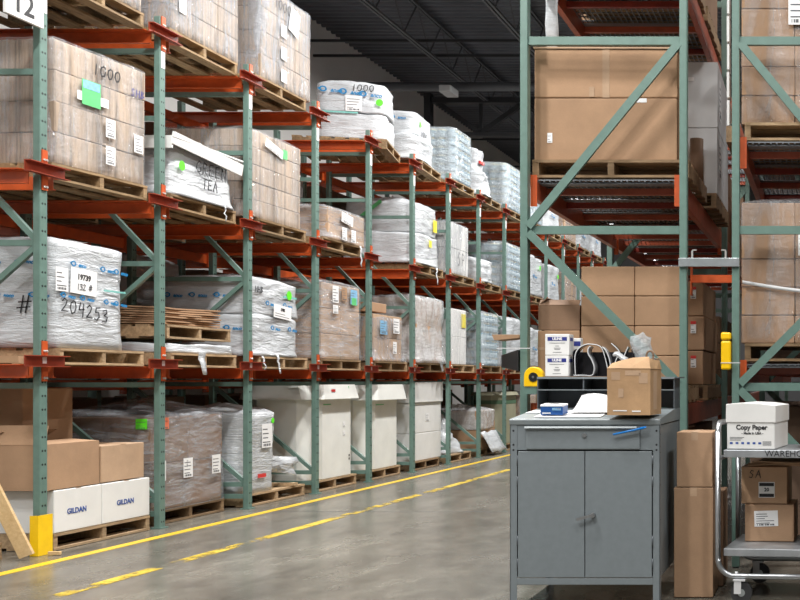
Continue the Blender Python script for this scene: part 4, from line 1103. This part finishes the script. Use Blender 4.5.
# ------------------------------------------------------------ grey shop desk
DX, DYF = -1.3995, 6.02
desk = thing('shop_desk', 'grey steel shop desk with a drawer, two doors and pigeonhole riser', 'desk', (DX, DYF, 0))
hw = .4285; dep = .80
for sx in (-1, 1):
    for yy in (0, dep-.04):
        x0 = sx*hw; b = B()
        y_f = yy if yy == 0 else yy+.037
        b.box((min(x0, x0-sx*.04), y_f, .003), (max(x0, x0-sx*.04), y_f+.003, 1.045)); b.box((min(x0, x0-sx*.003), yy, .003), (max(x0, x0-sx*.003), yy+.04, 1.045))
        o = b.build('leg', M['desk'], desk)
        if yy == 0:
            for z in (1.01, .93, .90): B().cyl((x0-sx*.02, -.0006, z), (x0-sx*.02, .0002, z), .006, 10).build('bolt_hole', M['black'], o)
            for z in (.99, .92, .885, .70, .5, .2): B().cyl((x0+sx*.0006, .018, z), (x0, .018, z), .004, 8).build('bolt_hole', M['black'], o)
B().box((-hw+.004, .006, .17), (hw-.004, dep-.006, .18)).box((-hw+.004, .006, .18), (-hw+.008, dep-.006, 1.04)).box((hw-.008, .006, .18), (hw-.004, dep-.006, 1.04)).box((-hw+.008, dep-.01, .18), (hw-.008, dep-.006, 1.04)).build('body', M['desk'], desk)
B().box((-hw+.008, .003, .90), (hw-.008, .012, 1.045)).build('front_panel', M['desk'], desk)
b = B()
b.prism([(0-.004, 1.045), (dep, 1.045), (dep, 1.12), (dep-.25, 1.12), (-.004, 1.078), (-.008, 1.07)], -hw-.002, hw+.002, 'x'); b.build('desktop', M['desktop'], desk, bevel=.002)
dr = B().box((-.335, -.010, .905), (.315, .001, 1.03)).build('drawer', M['desk'], desk, bevel=.004)
B().prism([(-.026, 1.026), (-.008, 1.018), (.0, 1.022), (.0, 1.036), (-.02, 1.036)], -.34, .30, 'x').build('pull_lip', M['desktop'], dr); B().cyl((0, -.01, .985), (0, -.018, .985), .012, 14).build('lock', M['chrome'], dr)
for s in (-1, 1):
    xa, xb = (-hw+.046, -.002) if s < 0 else (.002, hw-.046)
    d = B().box((xa, -.004, .172), (xb, .006, .893)).build('door', M['desk'], desk, bevel=.003)
    hb = B(); xh = -hw+.043 if s < 0 else hw-.043
    for z in (.25, .38, .72, .84): hb.cyl((xh, -.002, z-.03), (xh, -.002, z+.03), .004, 8)
    hb.build('hinge', M['deskdark'], d)
    if s > 0:
        hb = B().cyl((.048, -.004, .53), (.048, -.03, .53), .014, 14); hb.bar((.052, -.03, .532), (-.04, -.034, .506), .016, .009, (0, 1, 0)); hb.build('handle', M['chrome'], d); 
B().box((-hw+.04, -.002, .13), (hw-.04, .008, .168)).build('kick_bar', M['desk'], desk, bevel=.003)
# riser with pigeonholes
ry0, ry1 = .56, .80; zb = 1.122; zt = 1.311
b = B()
b.box((-hw, ry0, zb), (-hw+.006, ry1, zt)).box((hw-.006, ry0, zb), (hw, ry1, zt)).box((-hw+.006, ry1-.006, zb), (hw-.006, ry1, zt)).box((-hw, ry0-.004, zt), (hw, ry1, zt+.008))
b.box((hw, ry0, zt+.0005), (hw+.03, ry1, zt+.008))
ri = b.build('riser', M['deskdark'], desk)
B().box((-hw+.006, ry0, 1.235), (hw-.006, ry1-.006, 1.241)).build('shelf', M['desktop'], ri)
B().box((-hw-.001, ry0-.006, zt-.004), (hw+.001, ry0-.003, zt+.009)).build('front_edge', M['desk'], ri)
for x in (-.14, .12): B().box((x-.004, ry0, 1.241), (x+.004, ry1-.006, zt)).build('divider', M['deskdark'], ri)
# things on the desk; slope of the writing surface
def dz(y): return 1.078 + (1.12-1.078) * max(0, min(1, (y+.004)/(dep-.246))) + .002
def on_desk(x, y): return (DX + x, DYF + y, dz(y))
sl = math.atan2(.042, .554)
def drot(o, rz): o.rotation_euler = (Matrix.Rotation(sl, 3, 'X') @ Matrix.Rotation(rz, 3, 'Z')).to_euler(); return o
drot(tag(B().box((-.215, -.17, 0), (.17, .17, .003)).build('paper_stack', M['paper'], None, loc=on_desk(-.10, .235)), 'white paper stack spread under the blue glove box', 'papers'), R(2))
drot(tag(B().box((-.04, -.06, 0), (.04, .06, .003)).build('paper_sheet', M['paper'], None, loc=on_desk(-.375, .34)), 'loose white sheet at the far corner of the desk', 'papers'), R(-8)).location.z += .0
g = [[(-.17+.040*i, -.14+.053*j, .012+.082*(max(0, j-1)/5)**1.6*(.72+.28*math.cos((i-2)*.5))+.004) for j in range(7)] for i in range(8)]
o = B().sheet(g, .003).build('curled_paper', M['paper'], None, loc=on_desk(.03, .34)); tag(o, 'large white paper curling up in front of the pigeonholes', 'papers'); drot(o, 0)
t = thing('glove_box', 'small blue and white glove box on the desk papers', 'box', on_desk(-.214, .15)); t.location.z += .008; drot(t, R(-3))
B().box((-.066, -.05, 0), (.066, .05, .056)).build('box_body', M['bluebox'], t, bevel=.003); B().box((-.067, -.051, .05), (.067, .051, .060)).build('top', M['paper'], t, bevel=.002)
pr = [(.035*math.cos(a), .02*math.sin(a)) for a in [2*math.pi*k/16 for k in range(16)]]; B().prism(pr, .0598, .061).build('opening', M['black'], t)
lbl(t, '-Y', (.03, -.0515, .036), .05, .014, 0, bars=False, mat=M['stickerblue']); B().box((-.02, 0, 0), (.02, .001, .006)).build('pink_print', M['red'], t, loc=(.03, -.053, .034)); lbl(t, '-Y', (-.03, -.0515, .012), .05, .006, 0, bars=False)
t = thing('tape_carton', 'open brown carton with torn taped flaps on the desk corner', 'carton', on_desk(.268, .085)); t.location.z += .014; t.rotation_euler.z = R(-5)
open_carton(t, .125, .125, .262, M['worn'], [])
def flap(p, m): B().sheet(p, .004, smooth=False).build('flap', m, t)
flap([[(-.125, -.125, .262), (-.06, -.125, .263), (0, -.125, .262), (.125, -.125, .262)], [(-.115, -.06, .292), (-.05, -.055, .312), (.01, -.055, .325), (.105, -.07, .330)]], M['worn'])
flap([[(.125, -.125, .262), (.125, 0, .262), (.125, .125, .262)], [(.09, -.08, .325), (.10, 0, .318), (.118, .1, .312)]], M['worn'])
flap([[(-.125, .125, .262), (.125, .125, .262)], [(-.12, .10, .29), (.12, .10, .33)]], M['carton2'])
B().box((-.1, -.1, .006), (.1, .1, .24)).build('contents', M['greybox'], t)
rr = random.Random(4)
for k in range(9):
    x = -.09+.022*k; B().sheet([[(x+.01*rr.uniform(-1, 1), -.118+.02*j, .268+.011*j+rr.uniform(0, .004)) for j in range(4)], [(x+.016+.012*rr.uniform(-1, 1), -.118+.02*j, .266+.011*j+rr.uniform(0, .004)) for j in range(4)]], .001).build('torn_tape', M['filmheavy'], t)
B().box((-.09, -.127, .022), (-.01, -.1255, .028)).build('torn_paper', M['paper'], t); B().box((0.02, -.127, .018), (.07, -.1255, .026)).build('torn_paper', M['paper'], t)
B().box((.1252, -.06, .03), (.1266, .02, .25)).build('tape', M['carton2'], t)
for (xa, za, wd, hh) in ((-.10, .20, .05, .045), (-.02, .225, .09, .028), (.06, .18, .05, .06), (-.06, .10, .03, .05)):
    B().box((xa, -.1262, za), (xa+wd, -.1254, za+hh)).build('tape_scrap', M['carton2'], t)
g = [[(-.02+.024*i+.016*math.sin(j*.9), .05+.012*math.sin(i*1.4+j), .262+.034*j-.006*abs(i-2)+(.02 if i == 3 and j > 4 else 0)) for j in range(7)] for i in range(6)]
tag(B().sheet(g, .003).build('bubble_wrap', M['bubble'], None, loc=(t.location.x, t.location.y, t.location.z)), 'clear bubble wrap sticking up out of the desk carton', 'bubble wrap')
b = B(); ring = [(.02*math.cos(a), .03*math.sin(a)) for a in [2*math.pi*k/20 for k in range(20)]]
b.tube([(p[0], 0, p[1]) for p in ring] + [(ring[0][0], 0, ring[0][1])], .006, 8); tag(b.build('tape_ring', M['cartondark'], None, loc=(t.location.x+.085, t.location.y+.02, t.location.z+.338)), 'brown ring of tape standing in the desk carton', 'tape')
b = B(); b.sheet([[(-.1+.02*i, -.06+.02*j, .30+.016*math.sin(i*.9+1)*1.2+.006*j) for j in range(4)] for i in range(5)], .012); tag(b.build('white_pouch', M['filmwhite'], None, loc=(t.location.x-.022, t.location.y+.03, t.location.z+.03)), 'crumpled white pouch lying in the desk carton opening', 'pouch')
# pen stuck on the drawer lip
t = thing('blue_pen', 'blue pen lying slantwise on the desk drawer lip', 'pen', (DX+.268, DYF-.035, 1.008))
B().cyl((-.10, .0, -.018), (.075, 0, .02), .006, 10).build('barrel', M['bluepen'], t); B().cyl((.075, 0, .02), (.088, 0, .0228), .0055, 10, .003).build('cap', M['bluepen'], t); B().box((.05, .007, .008), (.09, .009, .012), Matrix.Rotation(R(-12), 4, 'Y')).build('clip', M['bluepen'], t)
# small tape boxes on the riser
RT = zt + .0115
def small_box(x, y, z, w, d, h, lab, rz=0, band=True):
    t = thing('white_box', lab, 'box', (DX+x, DYF+y, z), rz, 'white boxes on the riser')
    B().box((-w/2, -d/2, 0), (w/2, d/2, h)).build('box_body', M['whitebox'], t, bevel=.003)
    B().box((-w*.40, -d/2-.0012, h*.68), (w*.40, -d/2, h*.86)).build('blue_band', M['navy'], t)
    text('ULINE', .022, '-Y', (0, -d/2-.002, h*.77), M['paper'], t, bold=.001)
    b = B()
    for k, (wd, z_) in enumerate(((.32, .56), (.08, .42), (.14, .32), (.12, .26), (.18, .12))): b.box((-w*wd, -d/2-.001, h*z_), (w*wd, -d/2, h*(z_+.022)))
    b.build('print', M['greyink'], t)
    B().box((w/2, -d/2+.02, h*.68), (w/2+.0012, d/2-.02, h*.84)).build('blue_band', M['navy'], t)
small_box(-.307, .63, RT, .146, .13, .131, 'white box with blue band, lower of two stacked on the riser')
small_box(-.307, .63, RT+.1335, .15, .13, .131, 'white box with blue band, upper of two stacked on the riser', R(2))
t = thing('white_box', 'third white box with blue band half hidden beside the stacked pair', 'box', (DX-.207, DYF+.755, RT), 0, 'white boxes on the riser')
B().box((-.034, -.03, 0), (.012, .03, .245)).build('box_body', M['whitebox'], t, bevel=.003); B().box((-.032, -.0315, .195), (.010, -.03, .225)).build('blue_band', M['navy'], t)
# curved black organiser
t = thing('desk_organizer', 'black curved plastic organizer with pale rims on the desk riser', 'desk organizer', (DX, DYF, 0))
def px(x, y, Y=6.66): return ((x-CX)*Y/F - DX, H-(y-CY)*Y/F)
def smooth_path(pts, k=6):
    out = []
    P = [Vector((p[0], p[1])) for p in pts]
    for i in range(len(P)-1):
        p0, p1, p2, p3 = P[max(i-1, 0)], P[i], P[i+1], P[min(i+2, len(P)-1)]
        for j in range(k):
            s = j/k; out.append(.5*((2*p1)+(-p0+p2)*s+(2*p0-5*p1+4*p2-p3)*s*s+(-p0+3*p1-3*p2+p3)*s**3))
    out.append(P[-1]); return out
def divider(pts, ya, yb, mat, th=.004, rim=True):
    pth = smooth_path([px(*p) for p in pts])
    g = [[(p.x, ya + (yb-ya)*k/4, p.y) for k in range(5)] for p in pth]
    o = B().sheet(g, th).build('divider', mat, t)
    if rim: B().tube([(p.x, ya-.002, p.y) for p in pth], .0030, 6).build('rim', M['clearrim'], o)
BZ = 377.0
divider([(577, 375.3), (576.5, 358), (579, 350), (586, 345), (594, 344.5), (602, 347), (606, 356), (610.5, 375)], .60, .69, M['blacksheet'])
divider([(575, 375.3), (586, 375.3), (594, 375.1), (596, 368), (593.5, 360), (590, 354), (590, 349), (592, 346.5)], .59, .69, M['sheenplastic'])
divider([(574.5, 375), (574, 356), (575, 351), (578, 349)], .60, .65, M['blacksheet'], rim=False)
divider([(604, 347), (608, 352), (611.5, 362), (612, 375.3)], .595, .69, M['sheenplastic'])
divider([(612, 343.5), (617, 348), (620, 353), (616, 362), (615, 375.3)], .62, .69, M['blacksheet'])
divider([(629, 347), (626, 354), (623, 364), (622, 375.3)], .61, .69, M['blacksheet'])
divider([(632, 350), (633, 360), (633, 375.3)], .64, .69, M['blacksheet'], rim=False)
B().box((px(573.5, 0)[0], .70, RT), (px(640, 0)[0], .708, RT+.155)).build('back_panel', M['blacksheet'], t); B().box((px(573.5, 0)[0], .6, RT), (px(640, 0)[0], .70, RT+.004)).build('base', M['blacksheet'], t)
# tiny orange cap behind the desk
tag(B().cyl((-1.90, 6.70, 0), (-1.90, 6.70, .05), .022, 14).build('orange_cap', M['stickerorange'], None, loc=(0, 0, 1.08)), 'small orange cap standing behind the desk papers', 'cap') if False else None

# ------------------------------------------------------------ carton tower between desk and cart
for k, (x0, x1, z0, z1, lab) in enumerate(((-.930, -.697, .004, .658, 'tall narrow brown carton standing on the floor beside the desk'), (-.914, -.700, .662, .99, 'brown carton on top of the tall narrow one beside the desk'))):
    t = thing('brown_carton', lab, 'carton', ((x0+x1)/2, 6.42, z0), 0, 'brown cartons beside the desk')
    w = (x1-x0)/2
    B().box((-w, -.14, 0), (w, .14, z1-z0)).build('carton_body', M['kraft'], t, bevel=.005); B().box((-.02, -.1405, z1-z0-.05), (.02, .14, z1-z0+.0012)).build('tape', M['carton2'], t)
tag(B().box((-.79, 6.62, .004), (-.67, 6.9, .60)).build('brown_carton', M['cartondark'], bevel=.005), 'dim brown carton standing behind the narrow carton tower', 'carton')

# ------------------------------------------------------------ cart
CRX, CRY = -.622, 6.16
cart = thing('stock_cart', 'two-shelf steel stock cart with tube frame and WAREHOUSE lettering', 'cart', (CRX, CRY, 0), R(-6))
CL, CDp = 1.25, .58
def shelf(z, name):
    b = B().box((0, 0, z-.045), (CL, CDp, z)); o = b.build(name, M['shelfsteel'], cart, bevel=.004); return o
shelf(.316, 'lower_shelf'); up = shelf(.892, 'upper_shelf')
text('WAREHOUSE', .052, '-Y', (.40, -.001, .87), M['ink'], up, bold=.0)
rt = .0165
def arc(c, r, a0, a1, n, f): return [f(c[0]+r*math.cos(a0+(a1-a0)*k/n), c[1]+r*math.sin(a0+(a1-a0)*k/n)) for k in range(n+1)]
for yy in (-.02, CDp+.02):
    path = [(-.03, yy, 1.0), (-.03, yy, .26)] + arc((.07, .26), .10, math.pi, 1.5*math.pi, 8, lambda a, c: (a, yy, c)) + [(CL-.07, yy, .16)] + arc((CL-.07, .26), .10, -math.pi/2, 0, 8, lambda a, c: (a, yy, c)) + [(CL+.03, yy, 1.0)]
    B().tube(path, rt).build('frame_tube', M['chrome'], cart)
for xx in (-.03, CL+.03):
    path = arc((.07-.02, .98), .07, math.pi, .5*math.pi, 8, lambda a, c: (xx, a, c)) + arc((CDp-.05, .98), .07, .5*math.pi, 0, 8, lambda a, c: (xx, a, c))
    path = [(xx, -.02, .98)] + path[1:-1] + [(xx, CDp+.02, .98)]
    B().tube(path, rt).build('handle', M['chrome'], cart)
B().tube([(-.03, -.02, .84), (-.03, CDp+.02, .84)], .012).build('cross_tube', M['chrome'], cart)
for cx_, cy_ in ((.10, -.02), (CL-.12, -.02), (.10, CDp+.02), (CL-.12, CDp+.02)):
    c = B().box((cx_-.035, cy_-.03, .135), (cx_+.035, cy_+.03, .143)).box((cx_-.03, cy_-.026, .06), (cx_+.012, cy_-.021, .135)).box((cx_-.03, cy_+.021, .06), (cx_+.012, cy_+.026, .135)).cyl((cx_-.02, cy_, .143), (cx_-.02, cy_, .185), .008).build('caster', M['greybox'], cart)
    B().cyl((cx_+.012, cy_-.018, .066), (cx_+.012, cy_+.018, .066), .062, 24).build('wheel', M['rubber'], c); B().cyl((cx_+.012, cy_-.02, .066), (cx_+.012, cy_+.02, .066), .022, 14).build('hub', M['zinc'], c)
def on_cart(x, y, z): return tuple((Matrix.Translation((CRX, CRY, 0)) @ Matrix.Rotation(R(-6), 4, 'Z')) @ Vector((x, y, z)))
# copy paper box
t = thing('copy_paper_box', 'white lidded copy paper box on the cart top shelf', 'box', on_cart(.165, .235, .8945), R(-8))
w, d, h = .143, .215, .252
B().box((-w, -d, 0), (w, d, h-.01)).build('box_body', M['whitebox'], t, bevel=.006)
b = B(); b.prism([(-w-.006, h-.095), (w+.006, h-.095), (w+.006, h+.004), (w*.4, h+.016), (-w*.4, h+.02), (-w-.004, h+.012)], -d-.006, d+.006, 'y'); lid = b.build('lid', M['whitebox'], t, bevel=.003)
text('Copy Paper', .039, '-Y', (.005, -d-.001, .128), M['ink'], t, bold=.0012); text('- Made in USA -', .020, '-Y', (.01, -d-.001, .094), M['ink'], t, bold=.0006)
b = B()
for k in range(6): b.box((-.125+.034*k, -d-.001, .03), (-.108+.034*k, -d, .042))
b.build('small_logo', M['gildan'], t)
b = B()
for k in range(10): b.box((.072+.0052*k, -d-.001, .022), (.0745+.0052*k, -d, .048))
b.build('barcode', M['greyink'], t); b = B()
for k in range(3): b.box((-.125, -d-.001, .052+.008*k), (-.06+.01*k, -d, .055+.008*k))
b.build('print', M['greyink'], t)
t = thing('brown_carton', 'small brown carton at the picture edge on the cart top shelf', 'carton', on_cart(.60, .30, .8945), R(-6), 'cartons on the cart'); B().box((-.15, -.12, 0), (.2, .14, .15)).build('carton_body', M['carton2'], t, bevel=.004); B().box((-.02, -.1208, .1), (.03, .1405, .1512)).build('tape', M['carton'], t)
t = thing('brown_carton', 'brown carton with a white label, bottom of the cart stack', 'carton', on_cart(.22, .415, .319), R(-3), 'cartons on the cart')
B().box((-.15, -.15, 0), (.15, .15, .225)).build('carton_body', M['kraft'], t, bevel=.005); lbl(t, '-Y', (-.02, -.1515, .14), .145, .095, 5, roll=R(2))
t = thing('brown_carton', 'brown scribbled carton with a black and white number label on the cart', 'carton', on_cart(.205, .415, .548), R(-4), 'cartons on the cart')
B().box((-.155, -.145, 0), (.125, .145, .225)).build('carton_body', M['kraft'], t, bevel=.005); s = lbl(t, '-Y', (.0, -.1465, .085), .098, .095, 0, bars=False); B().box((-.045, .022, .0015), (.045, .042, .0022)).box((-.045, -.044, .0015), (.045, -.024, .0022)).build('print', M['ink'], s); text('20', .03, '+Z', (0, -.0, .0025), M['ink'], s, 'number', bold=.001)
handwrite('SA', .045, '-Y', (-.07, -.148, .18), M['ink'], t, .004)
t = thing('flattened_cardboard', 'flattened brown carton under the cart top shelf, above the scribbled carton', 'cardboard', on_cart(.34, .40, .777), R(-6))
for k in range(3): B().sheet([[(-.24+.12*i, -.16+.08*j, .002+.011*k+.006*math.sin(i*1.2+j+k)+.006) for j in range(5)] for i in range(5)], .005).build('cardboard_sheet', M['carton'], t, loc=(.02*k, -.01*k, 0))
t = thing('open_carton', 'dim open brown carton with plastic bags beside the labelled cartons on the cart', 'carton', on_cart(.615, .33, .319), R(-6), 'cartons on the cart'); open_carton(t, .17, .18, .34, M['cartondark'], [('-X', .10, R(20)), ('-Y', .10, R(40))])
shell(t, .12, .12, .16, M['bubble'], e=3, jit=.012, dome=.03, nz=8, seed=70, z0=.15, name='plastic_bag')

# ------------------------------------------------------------ lights: high-bay fixtures over the aisles, plus added fill lamps near the camera
def fixture(x, y, z, power, label, size=(.9, .36)):
    t = thing('high_bay_light', label, 'ceiling light', (x, y, z), 0, 'high bay lights')
    B().box((-size[1]/2, -size[0]/2, .0), (size[1]/2, size[0]/2, .08)).build('housing', M['lamp_body'], t, bevel=.01)
    B().box((-size[1]/2+.03, -size[0]/2+.03, -.008), (size[1]/2-.03, size[0]/2-.03, -.002)).build('diffuser', M['lens'], t)
    B().cyl((0, 0, .08), (0, 0, CZ-.05-z), .01, 8).build('hanger', M['steeldark'], t)
    l = bpy.data.lights.new('high_bay_lamp', 'AREA'); l.shape = 'RECTANGLE'; l.size = size[1]; l.size_y = size[0]; l.energy = power; l.color = (1, .985, .962)
    o = bpy.data.objects.new('high_bay_lamp', l); COL.objects.link(o); o.parent = t; o.location = (0, 0, -.02)
PW = 460
for k, y in enumerate((1.0, 4.5, 8.0, 11.5, 15.0, 19.0, 23.0, 27.5)):
    fixture(-3.55, y, 7.30, PW, 'white high bay light hung over the aisle between the racks')
for x, y in ((-1.2, -1.2), (-.6, 2.6)):  # unseen fill lamps, added to brighten the desk and near racks
    fixture(x, y, 7.95, PW*.48, 'white fill light added over the open floor before the racks')
for y in (1.0, 6.0, 12.0):
    fixture(2.6, y, 7.95, PW*.8, 'white high bay light hung over the next aisle')
w = bpy.data.worlds.new('warehouse_air'); sc.world = w; w.use_nodes = True
bg = w.node_tree.nodes['Background']; bg.inputs[0].default_value = (.93, .96, 1, 1); bg.inputs[1].default_value = .1

# ------------------------------------------------------------ camera
cd = bpy.data.cameras.new('camera'); cam = bpy.data.objects.new('camera', cd); COL.objects.link(cam)
cam.location = (0, 0, H); cam.rotation_euler = (R(90), 0, 0)
cd.sensor_fit = 'HORIZONTAL'; cd.sensor_width = 36; cd.lens = F/800*36
cd.shift_x = -(CX-400)/800; cd.shift_y = (CY-300)/800; cd.clip_end = 200
sc.camera = cam
vs = sc.view_settings; vs.view_transform = 'Standard'; vs.look = 'None'; vs.exposure = -0.42; vs.gamma = 1; vs.use_curve_mapping = False
sc.cycles.use_denoising = True
sc.cycles.transparent_max_bounces = 12
sc.cycles.max_bounces = 8
